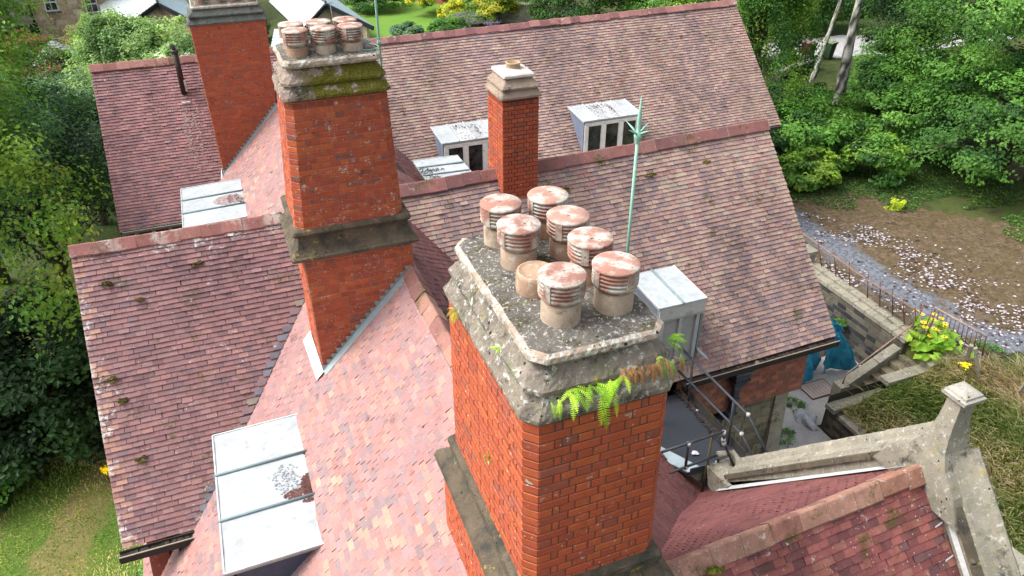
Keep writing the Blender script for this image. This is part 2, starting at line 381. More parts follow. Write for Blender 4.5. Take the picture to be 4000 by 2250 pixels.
# ---------------------------------------------------------------- brickwork
BR_PAL = [C(214, 108, 68), C(206, 98, 66), C(196, 92, 66), C(222, 118, 70), C(184, 92, 74), C(172, 100, 90), C(150, 98, 92)]
BR_W = [.24, .24, .2, .12, .1, .06, .04]
def brick_patch(mb, a, b, c, d, nrmv, seed, contrast=.6, hs=.0827, hd=.1175, row0=0, pal=BR_PAL, pw=BR_W, mort=C(120, 92, 82), chamfer=False, prot=.006, dark_top=0):
    """English bond on the quad a(bl) b(br) c(tr) d(tl); bricks stand proud of the joints"""
    rng = np.random.default_rng(seed); a, b, c, d = [V(q) for q in (a, b, c, d)]; nv = nrm(nrmv)
    W0 = np.linalg.norm(b-a); H = (np.linalg.norm(d-a)+np.linalg.norm(c-b))/2
    def P(u, v, h): # u,v in 0..1
        return (a*(1-u)+b*u)*(1-v)+(d*(1-u)+c*u)*v+nv*h
    mb.quad(P(0, 0, 0), P(1, 0, 0), P(1, 1, 0), P(0, 1, 0), mort, 1)
    nr = int(round(H/hs)); pw = np.array(pw)/sum(pw); j = .0052
    for r in range(nr):
        # rows counted from the top so that neighbouring faces line up
        v1 = 1-r*hs/H; v0 = max(0, 1-(r+1)*hs/H)
        if v1 <= .001: break
        W = np.linalg.norm(P(1, v0, 0)-P(0, v0, 0))
        edges = []
        if chamfer: edges = [0, W]
        elif (r+row0) % 2 == 0:
            n = max(1, round(W/(hd*2))); edges = [W*q/n for q in range(n+1)]
        else:
            n = max(2, round((W-hd*2.0)/hd)); cl = hd*.5
            edges = [0, hd*.98, hd*.98+cl]; rem = W-2*(hd*.98+cl); n = max(1, round(rem/hd))
            if rem > hd*.5: edges += [hd*.98+cl+rem*q/n for q in range(1, n+1)]
            edges += [W-hd*.98, W]
            edges = sorted(set(round(e, 4) for e in edges))
        for q in range(len(edges)-1):
            e0, e1 = edges[q]/W, edges[q+1]/W
            if (e1-e0)*W < .02: continue
            ju, jv = j/W, j/H
            if chamfer: u0, u1 = 0, 1
            else: u0, u1 = e0+(ju if q else 0), e1-(ju if q < len(edges)-2 else 0)
            w0, w1 = v0+jv*rng.uniform(.7, 1.3), v1-jv*rng.uniform(.7, 1.3)
            h = prot*rng.uniform(.6, 1.4); iu, iv = .006/W, .006/H
            if chamfer: iu = 0
            col = np.array(pal[rng.choice(len(pal), p=pw)])*(1+rng.normal(0, .06))
            mc = np.array(pal[0])*.93; col = mc+(col-mc)*contrast
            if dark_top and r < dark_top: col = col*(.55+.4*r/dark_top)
            vs = [P(u0, w0, 0), P(u1, w0, 0), P(u1, w1, 0), P(u0, w1, 0), P(u0+iu, w0+iv, h), P(u1-iu, w0+iv, h), P(u1-iu, w1-iv, h), P(u0+iu, w1-iv, h)]
            mb.add(vs, [(4, 5, 6, 7), (0, 1, 5, 4), (1, 2, 6, 5), (2, 3, 7, 6), (3, 0, 4, 7)], col, 0)
def ring(x0, x1, y0, y1, z, ch):
    return [V(x0+ch, y0, z), V(x1-ch, y0, z), V(x1, y0+ch, z), V(x1, y1-ch, z), V(x1-ch, y1, z), V(x0+ch, y1, z), V(x0, y1-ch, z), V(x0, y0+ch, z)]
def brick_stack(mb, lo, hi, ch, seed, **kw):
    a = ring(*lo, ch); b = ring(*hi, ch)
    for k in range(8):
        p, q = a[k], a[(k+1) % 8]; r_, s_ = b[(k+1) % 8], b[k]
        nv = nrm(np.cross(q-p, s_-p))
        if ch < .01 and k % 2 == 1: continue
        brick_patch(mb, p, q, r_, s_, nv, seed+k, chamfer=(k % 2 == 1), **kw)
def loft(mb, rings, ch, seg=.05, amp=.006, seed=0, mats=None, col=(1, 1, 1), top_mat=None):
    """stone moulding: rounded rectangles (x0,x1,y0,y1,z) lofted, finely divided and roughened"""
    rng = random.Random(seed); L = []
    base = ring(*rings[0][:5], ch); cnt = [max(1, int(np.linalg.norm(base[(k+1) % 8]-base[k])/seg)) for k in range(8)]
    for r in rings:
        p = ring(*r[:5], r[5] if len(r) > 5 else ch); row = []
        for k in range(8):
            for q in range(cnt[k]): row.append(p[k]+(p[(k+1) % 8]-p[k])*q/cnt[k])
        L.append(np.array(row))
    out = [L[0]]; ml = []
    for k in range(1, len(L)):
        hgt = np.linalg.norm(L[k]-L[k-1], axis=1).mean(); n = max(1, int(hgt/seg))
        for q in range(1, n+1): out.append(L[k-1]+(L[k]-L[k-1])*q/n); ml.append((mats or [0]*99)[k-1])
    A = np.array(out); n = A.shape[1]
    cx = A[:, :, :2].mean((0, 1))
    d = vnoise(A[..., 0]*9+A[..., 2]*5, A[..., 1]*9+A[..., 2]*7, seed)-.5+(vnoise(A[..., 0]*31+A[..., 2]*20, A[..., 1]*31+A[..., 2]*17, seed+5)-.5)*.7
    dirv = A[..., :2]-cx; dirv /= np.linalg.norm(dirv, axis=-1, keepdims=True)+1e-6
    A[..., :2] += dirv*d[..., None]*amp*2; A[..., 2] += d*amp
    f = []; m = []
    for i in range(len(A)-1):
        for k in range(n): f.append((i*n+k, i*n+(k+1) % n, (i+1)*n+(k+1) % n, (i+1)*n+k)); m.append(ml[i])
    b0 = mb.n; mb.add(A.reshape(-1, 3), f, col, 0); mb.m[-len(m):] = m
    # top as a slightly domed grid
    top = A[-1]; cxy = top.mean(0); K_ = 9; vs = []; 
    for q in range(K_):
        t = q/(K_-1); rr = top*(1-t)+cxy*t; rr = rr.copy(); rr[:, 2] += .03*math.sin(t*math.pi/2)+(vnoise(rr[:, 0]*14, rr[:, 1]*14, seed+2)-.5)*.022*(t > 0)
        vs.append(rr)
    vs = np.array(vs); f = [(i*n+k, i*n+(k+1) % n, (i+1)*n+(k+1) % n, (i+1)*n+k) for i in range(K_-1) for k in range(n)]
    mb.add(vs.reshape(-1, 3), f, col, top_mat or 0, True)
    return mb

# ================================================================ THE HOUSE
HOUSE = thing('manor_house', 'large red brick house with steep clay tiled roofs and tall chimney stacks seen from above', 'house', (2.15, 12.0, -15.0))
PAL_R3 = [C(118, 84, 92), C(146, 100, 106), C(166, 112, 114), C(180, 118, 114), C(176, 126, 126), C(196, 134, 124), C(128, 104, 116)]
PW_R3 = [.10, .22, .24, .2, .12, .07, .05]
PAL_B = [C(118, 104, 116), C(146, 120, 128), C(168, 130, 126), C(182, 138, 128), C(196, 152, 132), C(208, 168, 142), C(200, 176, 144), C(178, 110, 106), C(172, 162, 140)]
PW_B = [.10, .16, .16, .15, .15, .12, .07, .05, .04]
PAL_P = [C(196, 142, 142), C(210, 142, 136), C(204, 152, 148), C(218, 152, 138), C(186, 146, 152), C(226, 164, 140), C(214, 138, 126), C(170, 144, 148), C(232, 182, 146)]
PW_P = [.18, .2, .16, .14, .1, .08, .07, .05, .02]
PAL_RED = [C(104, 64, 70), C(134, 74, 76), C(160, 84, 82), C(178, 92, 86), C(188, 104, 90), C(192, 120, 100), C(126, 92, 96)]
PW_RED = [.1, .18, .22, .2, .15, .1, .05]
PAL_DR = [C(150, 84, 84), C(168, 94, 90), C(160, 92, 92), C(140, 84, 88), C(178, 104, 94)]
PW_DR = [.2, .25, .2, .2, .15]
def house_part(o, label=None):
    return tag(o, label)
# central roof, west slope and east slope
mb = MB()
slope(mb, (2.15, 1.0, -5.70), (2.15, 23.5, -6.13), (-2.74, 1.0, -10.74), .163, .092, PAL_P, PW_P, 11, sag=.02, tail_shade=.3, th=.018, contrast=.75, desat=.25, gain=.88)
roofM = tag(mb.build('roof', M_TILE_P, HOUSE), 'long pink tiled roof slope running under the two big chimneys')
mb = MB()
slope(mb, (2.15, 1.0, -5.70), (2.15, 8.46, -5.85), (7.5, 1.0, -11.21), .163, .092, PAL_DR, PW_DR, 12, sag=.05, tail_shade=.2, desat=.2, gain=.8)
slope(mb, (2.15, 8.46, -5.85), (2.15, 23.5, -6.13), (6.2, 8.46, -10.02), .163, .092, PAL_DR, PW_DR, 13, sag=.05, tail_shade=.2, desat=.3, gain=.9)
roofE = tag(mb.build('roof', M_TILE_E, HOUSE), 'dark red shaded roof slope with black flecks right of the big chimneys')
ridge('ridge_tiles', (2.15, 1.0, -5.68), (2.15, 23.5, -6.11), roofM, M_RIDGE2, [C(176, 118, 104), C(160, 104, 96), C(186, 132, 112)], 1, 46, wing=.2)
# left front wing
BUFFV = C(222, 172, 148)
mb = MB()
slope(mb, (-2.79, 12.92, -6.2), (1.95, 12.92, -6.2), (-2.79, 9.66, -9.84), .165, .088, PAL_R3, PW_R3, 21, verge=('A', BUFFV, .5), tail_shade=.12, th=.026, contrast=.55, desat=.28)
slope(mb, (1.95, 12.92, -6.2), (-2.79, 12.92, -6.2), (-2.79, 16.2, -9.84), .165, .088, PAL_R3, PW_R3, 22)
roof3 = tag(mb.build('roof', M_TILE_A, HOUSE), 'purple red tiled roof of the left wing with white lichen along its ridge and verge')
mb = MB(); rng = random.Random(8)
for k in range(24):
    t = (k+.5)/24; p = V(-1.66, 9.68, -9.80)+V(2.32, 2.18, 2.42)*t; s_ = rng.uniform(.06, .13)
    N_ = nrm((0, -1.117, 1)); U_ = V(1, 0, 0); D_ = nrm((0, .667, .745)); c = [C(146, 146, 160), C(134, 130, 140), C(168, 156, 144), C(160, 136, 140)][rng.randrange(4)]
    mb.add([p+U_*(-s_)+N_*.035, p+U_*.03+N_*.035, p+U_*.09+D_*.10+N_*.028, p+U_*(-s_)+D_*.10+N_*.028, p+U_*(-s_)+N_*.01, p+U_*.03+N_*.01], [(0, 1, 2, 3), (4, 5, 1, 0)], c)
tag(mb.build('valley_slates', M_SLATE, roof3), 'blue grey slates patched in along the valley', kind='stuff')
ridge('ridge_tiles', (-2.8, 12.92, -6.17), (1.3, 12.92, -6.17), roof3, M_RIDGE, [C(180, 112, 104), C(168, 104, 98), C(188, 124, 112)], 2, 48, wing=.21)
# left back wing
mb = MB()
slope(mb, (-3.13, 23.55, -6.02), (1.9, 23.55, -6.02), (-3.13, 20.3, -9.47), .165, .088, PAL_R3, PW_R3, 31, tail_shade=.10, th=.028, contrast=.5, desat=.22, gain=1.3)
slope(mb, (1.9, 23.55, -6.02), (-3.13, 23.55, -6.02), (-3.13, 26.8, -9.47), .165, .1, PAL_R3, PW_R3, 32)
roof0 = tag(mb.build('roof', M_TILE_0, HOUSE), 'red tiled roof of the far left wing beside the tall square chimney')
ridge('ridge_tiles', (-3.14, 23.55, -5.99), (1.9, 23.55, -5.99), roof0, M_RIDGE2, [C(186, 122, 112), C(176, 112, 104), C(196, 132, 120)], 3, 47, wing=.22)
# right front wing
mb = MB()
slope(mb, (2.3, 13.15, -6.16), (11.12, 13.15, -5.95), (11.12, 9.88, -9.56), .152, .092, PAL_B, PW_B, 41, patch=(1.3, .35), tail_shade=.10, contrast=.52, desat=.24, gain=1.22, verge=('B', C(206, 176, 156), .4), th=.026)
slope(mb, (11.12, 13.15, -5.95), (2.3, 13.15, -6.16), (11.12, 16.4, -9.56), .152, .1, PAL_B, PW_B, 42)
roof2 = tag(mb.build('roof', M_TILE_B, HOUSE), 'mottled buff and purple tiled roof of the right wing behind the green rod')
ridge('ridge_tiles', (2.3, 13.15, -6.12), (11.14, 13.15, -5.91), roof2, M_RIDGE2, [C(168, 104, 98), C(150, 98, 96), C(176, 116, 108)], 4, 48, wing=.24, tl=.36)
# right back wing
mb = MB()
slope(mb, (2.2, 23.5, -6.08), (17.55, 23.5, -5.89), (17.55, 20.05, -9.22), .147, .096, PAL_B, PW_B, 51, patch=(1.0, .3), tail_shade=.08, contrast=.48, desat=.24, gain=1.28, verge=('B', C(196, 150, 140), .4), th=.030)
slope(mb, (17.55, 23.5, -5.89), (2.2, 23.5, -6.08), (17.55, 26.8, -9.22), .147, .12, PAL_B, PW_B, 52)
roof1 = tag(mb.build('roof', M_TILE_B, HOUSE), 'long mottled tiled roof at the back with two white dormer windows')
ridge('ridge_tiles', (2.2, 23.5, -6.03), (17.57, 23.5, -5.84), roof1, m_tint('ridge_tile_pale', .18, 4, 40, lichen=.45, moss=.1, spots=.3, rough=.85, lsc=6), [C(176, 110, 108), C(160, 98, 100), C(186, 122, 116)], 5, 45, wing=.22, tl=.36)
# front right wing with the coped gable
mb = MB()
slope(mb, (2.5, 4.08, -6.47), (6.75, 4.2, -6.40), (6.75, .4, -10.5), .142, .088, PAL_RED, PW_RED, 61, tail_shade=.3, contrast=.7, desat=.18, gain=1.1, verge=('B', C(104, 108, 116), .45), th=.014)
roof4 = tag(mb.build('roof', M_TILE_R, HOUSE), 'red and purple tiled slope dotted with white lichen in the bottom right corner')
mb = MB()
slope(mb, (6.8, 4.2, -6.42), (2.5, 4.08, -6.5), (6.8, 8.0, -10.70), .15, .088, PAL_DR, PW_DR, 62, sag=.05, tail_shade=.2, desat=.15, gain=.85)
roof4b = tag(mb.build('roof', M_TILE_E, HOUSE), 'plain dark red far slope behind the stone coping')
ridge('ridge_tiles', (2.62, 4.08, -6.45), (6.72, 4.2, -6.38), roof4, m_tint('ridge_tile_orange', .2, 5, 40, lichen=.3, moss=.3, spots=.8, rough=.85, lsc=10, streak=(6, 6, 1)), [C(190, 128, 100), C(178, 116, 96), C(198, 142, 116)], 6, 47, wing=.20, tl=.36)
# lead and leaf litter in the valley between the two dark slopes
mb = MB(); rng = random.Random(5)
va, vb = V(3.35, 4.62, -7.14), V(6.9, 7.85, -10.78)
d_ = nrm(vb-va); sd = nrm(np.cross(d_, [0, 0, 1]))
mb.add([va-sd*.05+V(0, 0, .06), va+sd*.05+V(0, 0, .06), vb+sd*.05+V(0, 0, .06), vb-sd*.05+V(0, 0, .06)], [(0, 1, 2, 3)], C(128, 134, 142))
house_part(mb.build('valley_lead', M_LEAD, roof4b))
mb = MB()
for k in range(900):
    t = rng.choice([rng.gauss(.08, .05), rng.gauss(.32, .08), rng.gauss(.52, .05)]); t = min(max(t, 0), .9)
    p = va+(vb-va)*t+sd*rng.gauss(0, .035)+V(0, 0, .07+rng.random()*.03); s_ = rng.uniform(.008, .018); a_ = rng.uniform(0, 6.3)
    q = [p+V(math.cos(a_+b_)*s_, math.sin(a_+b_)*s_, rng.gauss(0, .006)) for b_ in (0, 1.6, 3.1, 4.7)]
    mb.add(q, [(0, 1, 2, 3)], rng.choice([C(170, 140, 100), C(120, 92, 66), C(196, 172, 132), C(84, 62, 50)]))
tag(mb.build('leaf_litter', M_PLAIN, roof4b), 'dry brown leaves caught in the roof valley', kind='stuff')

# ---------------------------------------------------------------- walls of the house
BW_PAL = [C(150, 92, 76), C(166, 104, 84), C(140, 84, 76), C(176, 118, 92), C(130, 88, 80), C(150, 112, 92)]
WC = C(150, 74, 56)
mb = MB()
def wallpoly(pts, th, nv, c=WC, m=0): mb.poly(pts, th, nv, c, m)
zg = -15.6
wallpoly([(-2.5, 1, zg), (-2.5, 26.6, zg), (-2.5, 26.6, -10.2), (-2.5, 23.55, -6.3), (-2.5, 20.4, -10.6), (-2.5, 16.2, -10.2), (-2.5, 12.92, -6.5), (-2.5, 9.7, -10.3), (-2.5, 9.4, -10.75), (-2.5, 1, -10.75)], .3, (-1, 0, 0))
wallpoly([(10.68, 10.12, -10.9), (10.68, 16.1, -10.9), (10.68, 16.1, -9.6), (10.68, 13.15, -6.3), (10.68, 10.12, -9.6)], .3, (1, 0, 0))
wallpoly([(17.3, 20.4, zg), (17.3, 26.5, zg), (17.3, 26.5, -9.4), (17.3, 23.5, -6.2), (17.3, 20.4, -9.4)], .3, (1, 0, 0))
wallpoly([(5.9, 20.4, zg), (17.0, 20.4, zg), (17.0, 20.4, -9.35), (5.9, 20.4, -9.35)], .3, (0, -1, 0))
wallpoly([(-2.5, 26.5, zg), (17.3, 26.5, zg), (17.3, 26.5, -9.45), (-2.5, 26.5, -9.45)], .3, (0, 1, 0))
wallpoly([(5.9, 16.3, zg), (10.6, 16.3, zg), (10.6, 16.3, -9.6), (5.9, 16.3, -9.6)], .3, (0, 1, 0))
wallpoly([(6.05, 8.3, zg), (6.05, 20.4, zg), (6.05, 20.4, -10.1), (6.05, 8.3, -10.1)], .3, (1, 0, 0))
wallpoly([(-2.3, .8, zg), (7.0, .8, zg), (7.0, .8, -10.6), (2.15, .8, -6.1), (-2.3, .8, -10.6)], .3, (0, -1, 0))
tag(mb.build('wall', M_BRICK, HOUSE), 'red brick gable and side walls')
# tile hung upper wall and ashlar below, right wing
mb = MB()
PAL_TH = [C(168, 100, 80), C(184, 112, 86), C(156, 92, 80), C(196, 128, 98), C(146, 96, 86), C(140, 104, 84), C(172, 118, 96)]
slope(mb, (7.45, 10.06, -9.66), (10.72, 10.06, -9.66), (7.45, 9.98, -10.92), .165, .095, PAL_TH, [.2, .2, .15, .12, .12, .1, .11], 71, sag=.008, tail_shade=.25, th=.014, contrast=.8, desat=.1)
tag(mb.build('wall', m_tint('tile_hanging', .2, 3, 45, moss=.25, dark=.2, rough=.85), HOUSE), 'tile hung wall under the right wing eave')
mb = MB()
def ashlar(mb, a, b, H, nv, seed, rowh=.2, bl=.42, pal=(C(168, 158, 134), C(150, 142, 120), C(176, 168, 146), C(134, 128, 108)), mort=C(120, 112, 96)):
    rng = random.Random(seed); a, b = V(a), V(b); L = np.linalg.norm(b-a); U = (b-a)/L; nv = nrm(nv)
    up_ = nrm(V(0, 0, 1)-nv*nv[2]); mb.quad(a, b, b+up_*H, a+up_*H, mort)
    z = 0; r = 0
    while z < H-.02:
        h = min(rowh*rng.uniform(.85, 1.15), H-z); u = -rng.random()*bl
        while u < L:
            w_ = bl*rng.uniform(.6, 1.35); u0, u1 = max(u, 0), min(u+w_, L)
            if u1-u0 > .03:
                o = rng.uniform(.006, .016); c = np.array(rng.choice(pal))*rng.uniform(.85, 1.12); g_ = .006
                P = lambda uu, zz, hh: a+U*uu+up_*zz+nv*hh
                q = .012
                vs = [P(u0+g_, z+g_, 0), P(u1-g_, z+g_, 0), P(u1-g_, z+h-g_, 0), P(u0+g_, z+h-g_, 0), P(u0+q, z+q, o), P(u1-q, z+q, o), P(u1-q, z+h-q, o), P(u0+q, z+h-q, o)]
                mb.add(vs, [(4, 5, 6, 7), (0, 1, 5, 4), (1, 2, 6, 5), (2, 3, 7, 6), (3, 0, 4, 7)], c)
            u += w_
        z += h; r += 1
M_ASHT = m_tint('ashlar_blocks', .22, 2.5, 45, moss=.3, dark=.22, rough=.92, bump=.5, spots=.1)
ashlar(mb, (6.2, 10.22, -15.0), (10.25, 10.22, -15.0), 4.1, (0, -1, 0), 5)
mb.poly([(6.2, 10.24, -15), (10.62, 10.24, -15), (10.62, 10.24, -10.85), (6.2, 10.24, -10.85)], .3, (0, -1, 0), C(150, 142, 122))
# smooth battered corner pier
mb.add([(10.22, 9.95, -15), (10.62, 9.95, -15), (10.62, 10.3, -15), (10.22, 10.3, -15), (10.26, 10.19, -10.95), (10.6, 10.19, -10.95), (10.6, 10.3, -10.95), (10.26, 10.3, -10.95)],
       [(0, 1, 5, 4), (1, 2, 6, 5), (3, 0, 4, 7), (4, 5, 6, 7)], C(178, 172, 152))
mb.bar((10.61, 10.3, -12.9), (10.61, 16.1, -12.9), .02, 4.0, C(150, 142, 122))
tag(mb.build('wall', M_ASHT, HOUSE), 'mossy coursed stone wall below the tile hanging')
# timber post beside the tarpaulin under the right wing verge
# ---------------------------------------------------------------- gutters
def trough(mb, a, b, w_=.13, h=.1, c=C(70, 66, 62), rim=C(150, 142, 132), fill=C(58, 50, 40), seed=1, outv=(0, -1, 0)):
    a, b = V(a), V(b); U = nrm(b-a); o = V(*outv); z = V(0, 0, 1)
    prof = [(0, 0), (0, -h), (w_, -h), (w_, 0), (w_-.014, 0), (w_-.014, -h+.014), (.014, -h+.014), (.014, 0)]
    n = len(prof); vs = [a+o*x+z*y for x, y in prof]+[b+o*x+z*y for x, y in prof]
    f = [(i, (i+1) % n, n+(i+1) % n, n+i) for i in range(n)]+[tuple(range(n)), tuple(range(2*n-1, n-1, -1))]
    mb.add(vs, f, c)
    mb.box((a+b)/2+o*(w_-.007)+z*.004, (np.linalg.norm(b-a), .022, .012), ax=(U, o, z), col=rim)
    L = np.linalg.norm(b-a); rng = random.Random(seed); k = int(L/.05)
    for i in range(k):
        p = a+U*(i+.5)*L/k+o*w_/2+z*(-h*.55+rng.uniform(-.012, .018)); mb.box(p, (.07, w_-.03, .04), ax=(nrm(U+z*rng.gauss(0, .2)), o, z), col=np.array(fill)*rng.uniform(.6, 1.7))
mb = MB()
trough(mb, (-2.83, 9.60, -9.82), (-1.56, 9.60, -9.82), .15, .13, C(66, 62, 60), C(176, 166, 152), seed=1)
mb.box((-2.2, 9.62, -9.99), (1.3, .1, .12), col=C(120, 84, 74)); mb.bar((-1.98, 9.58, -9.98), (-1.98, 9.58, -10.5), .07, .07, C(90, 52, 44))
tag(mb.build('gutter', M_PLAIN, HOUSE), 'box gutter full of black debris below the left wing')
mb = MB(); trough(mb, (-2.72, 1.0, -10.9), (-2.72, 9.3, -10.9), .13, .11, C(84, 72, 66), C(150, 130, 116), seed=2, outv=(-1, 0, 0)); mb.build('gutter', M_PLAIN, HOUSE)
mb = MB(); trough(mb, (-3.05, 20.26, -9.42), (-.9, 20.26, -9.42), .12, .06, C(120, 122, 116), C(190, 192, 184), C(60, 62, 44), seed=3)
for k in range(6): mb.box((-2.75+k*.42, 20.22, -9.62), (.09, .28, .09), col=C(190, 184, 160))
mb.box((-1.95, 20.36, -9.64), (2.1, .05, .3), col=C(110, 62, 54))
tag(mb.build('gutter', M_PLAIN, HOUSE), 'pale gutter on cream brackets below the far left wing')
mb = MB(); trough(mb, (7.42, 9.86, -9.62), (11.16, 9.86, -9.56), .17, .13, C(60, 54, 50), C(164, 150, 138), C(58, 46, 40), seed=4)
mb.box((9.3, 9.95, -9.66), (3.7, .12, .06), col=C(60, 50, 46))
tag(mb.build('gutter', M_PLAIN, HOUSE), 'dirty gutter along the right wing eave')
mb = MB(); trough(mb, (6.0, 20.0, -9.25), (17.5, 20.0, -9.2), .12, .09, C(70, 66, 62), C(110, 100, 94), seed=5); mb.build('gutter', M_PLAIN, HOUSE)
# rainwater pipe with hopper
mb = MB()
ic = C(66, 74, 88)
mb.box((8.83, 9.82, -9.88), (.34, .2, .18), col=ic); mb.box((8.83, 9.82, -9.78), (.40, .24, .04), col=C(96, 104, 118)); mb.box((8.83, 9.82, -9.99), (.32, .2, .03), col=C(96, 104, 118))
mb.add([(8.63, 9.70, -9.98), (9.03, 9.70, -9.98), (9.03, 9.92, -9.98), (8.63, 9.92, -9.98), (8.76, 9.82, -10.26), (8.9, 9.82, -10.26), (8.9, 9.94, -10.26), (8.76, 9.94, -10.26)], [(0, 1, 5, 4), (1, 2, 6, 5), (2, 3, 7, 6), (3, 0, 4, 7)], ic)
mb.bar((8.83, 9.88, -10.2), (8.83, 9.88, -11.0), .12, .12, ic); mb.bar((8.83, 9.88, -10.95), (8.72, 10.08, -11.2), .12, .12, ic); mb.bar((8.72, 10.1, -11.15), (8.72, 10.1, -14.4), .12, .12, ic)
for z_ in (-10.22, -10.55, -10.95, -11.22, -12.4): mb.box((8.83 if z_ > -11 else 8.72, 9.87 if z_ > -11 else 10.09, z_), (.2, .15, .06), col=C(84, 92, 104))
mb.tube([(9.15, 9.76, -9.6), (9.14, 9.78, -9.78), (9.0, 9.8, -9.9)], .05, 8, C(150, 140, 104))
tag(mb.build('rainwater_pipe', M_IRON, HOUSE), 'black cast iron hopper and pipe on the tile hung wall')
mb = MB(); mb.box((8.05, 9.99, -10.62), (.17, .03, .12), col=C(70, 62, 58)); mb.box((8.05, 9.972, -10.62), (.12, .01, .08), col=C(40, 38, 38)); mb.build('air_brick', M_PLAIN, HOUSE)

# ---------------------------------------------------------------- chimneys
def pot(mb, c, h=.33, r=.158, seed=0, ang=0.5):
    rng = random.Random(seed)
    b = rng.choice([C(206, 180, 156), C(196, 160, 134), C(212, 190, 168)]); t = rng.choice([C(190, 140, 124), C(180, 132, 118), C(198, 154, 138)])
    k = h/.33
    mb.lathe(c, [(r*.86, -.03), (r*.86, .0), (r*.85, .115*k), (r*.83, .125*k), (r*.72, .127*k)], 30, b, 1)
    prof = [(r*.70, .10*k), (r*.72, .135*k), (r*.80, .15*k), (r*.97, .165*k), (r*1.0, .185*k), (r*.98, .19*k)]
    z = .192
    for s_ in range(3):
        prof += [(r*.80, z*k), (r*.80, (z+.010)*k), (r*1.0, (z+.013)*k), (r*1.0, (z+.027)*k)]; z += .029
    prof += [(r*.80, z*k), (r*.80, (z+.012)*k), (r*1.02, (z+.016)*k), (r*1.03, (z+.028)*k), (r*.99, (z+.036)*k), (r*.6, (z+.041)*k), (r*.08, (z+.043)*k)]
    mb.lathe(c, prof, 34, t, 0)
    for q in range(4):
        a = ang+q*math.pi/2; d = V(math.cos(a), math.sin(a), 0); s_ = V(-math.sin(a), math.cos(a), 0)
        mb.box(V(*c)+d*r*.93+V(0, 0, .235*k), (r*.17, r*.34, .13*k), ax=(d, s_, (0, 0, 1)), col=t)
    mb.box(V(*c)+V(rng.uniform(-.04, .04), rng.uniform(-.04, .04), (z+.044)*k), (.02, .012, .004), col=C(60, 36, 34))
def mort_ring(mb, c, r): mb.lathe(c, [(r*1.12, -.03), (r*1.05, .012), (r*.9, .03)], 26, C(110, 106, 98), 1)
def add_pots(ch, pts, h, r, seed, labels=None):
    for i, p in enumerate(pts):
        mb = MB(); pot(mb, p, h, r, seed+i, ang=[.5, .2, .9, .35, .7][i % 5]); o = mb.build('chimney_pot', [M_POT, M_POTB], ch)
        if labels: tag(o, labels[i])

def cap_rings(x0, x1, y0, y1, z, h1=.2, h2=.24, hs=.09, i1=.10, i2=.13, o=.035, slab_o=.045):
    a = lambda k: (x0+k, x1-k, y0+k, y1-k)
    st = .042
    return [(*a(0), z-.004), (*a(-o), z), (*a(-o), z+.035), (*a(i1-o), z+h1), (*a(i1-o-st), z+h1+.002), (*a(i1-o-st), z+h1+.035), (*a(i1+i2-o), z+h1+h2), (*a(i1+i2-o+.004), z+h1+h2+.002),
            (*a(i1+i2-o-slab_o), z+h1+h2+.006), (*a(i1+i2-o-slab_o-.015), z+h1+h2+hs*.35), (*a(i1+i2-o-slab_o-.008), z+h1+h2+hs*.75), (*a(i1+i2-o-slab_o+.02), z+h1+h2+hs)]
# C1, the foreground stack
mb = MB()
brick_stack(mb, (1.50, 2.66, 3.55, 5.46, -5.26), (1.50, 2.63, 3.57, 5.44, -3.48), .085, 101)
brick_stack(mb, (1.38, 2.74, 3.47, 5.56, -8.3), (1.40, 2.72, 3.49, 5.54, -5.60), .02, 111)
ch1 = tag(mb.build('chimney', [M_BRICK, M_MORTAR], HOUSE), 'nearest brick chimney with eight pots and ferns growing below its cap')
a = lambda k: (1.50+k, 2.66-k, 3.55+k, 5.46-k)
mb = MB(); loft(mb, [(*a(0), -5.24, .02), (*a(-.02), -5.27, .02), (*a(-.05), -5.30, .02), (*a(-.055), -5.345, .02), (*a(-.035), -5.375, .02), (*a(-.045), -5.43, .02), (*a(-.09), -5.50, .02), (*a(-.16), -5.55, .02), (*a(-.175), -5.60, .02), (*a(-.16), -5.63, .02), (*a(-.1), -5.635, .02)][::-1], .02, .05, .004, 3)
tag(mb.build('collar', M_COLLAR, ch1), 'moulded stone band round the nearest chimney')
for xx, yy in ((1.50, 3.55), (2.66, 3.55)):
    mb = MB(); s_ = 1 if xx < 2 else -1
    mb.add([(xx+s_*.09, yy-.002, -5.20), (xx-s_*.002, yy+.09, -5.20), (xx-s_*.002, yy-.002, -5.33), (xx+s_*.12, yy-.004, -5.33), (xx-s_*.004, yy+.12, -5.33), (xx+s_*.02, yy+.02, -5.22)], [(0, 2, 3), (1, 4, 2), (0, 1, 2)][:3], C(170, 150, 130)); mb.build('chamfer_stop', M_COLLAR, ch1)
mb = MB(); loft(mb, cap_rings(1.50, 2.63, 3.57, 5.44, -3.52, .2, .20, .085, .085, .075, .04, .06), .10, .035, .010, 7, mats=[0]*7+[1]*6, top_mat=2)
tag(mb.build('cap', [M_CAP1, M_SLABE, M_CAPTOP], ch1), 'mossy stone cap with white lichen on its rounded top slab')
px = [1.915, 2.325]; py = [4.00, 4.40, 4.79, 5.18]
P1 = [(px[0], py[0], -3.0), (px[1], py[0], -3.0), (px[1], py[1], -3.0), (px[0], py[2], -3.0), (px[1], py[2], -3.0), (px[0], py[3], -3.0), (px[1], py[3], -3.0)]
add_pots(ch1, [(x, y, z+.0) for x, y, z in P1], .345, .165, 5)
mb = MB(); mb.lathe((px[0]-.02, py[1]-.0, -3.0), [(.145, -.03), (.150, .02), (.146, .11), (.14, .14), (.125, .146), (.118, .135), (.06, .15)], 28, C(206, 170, 142), 0)
tag(mb.build('chimney_pot', M_POTB, ch1), 'short pot without a cowl, filled in with mortar')

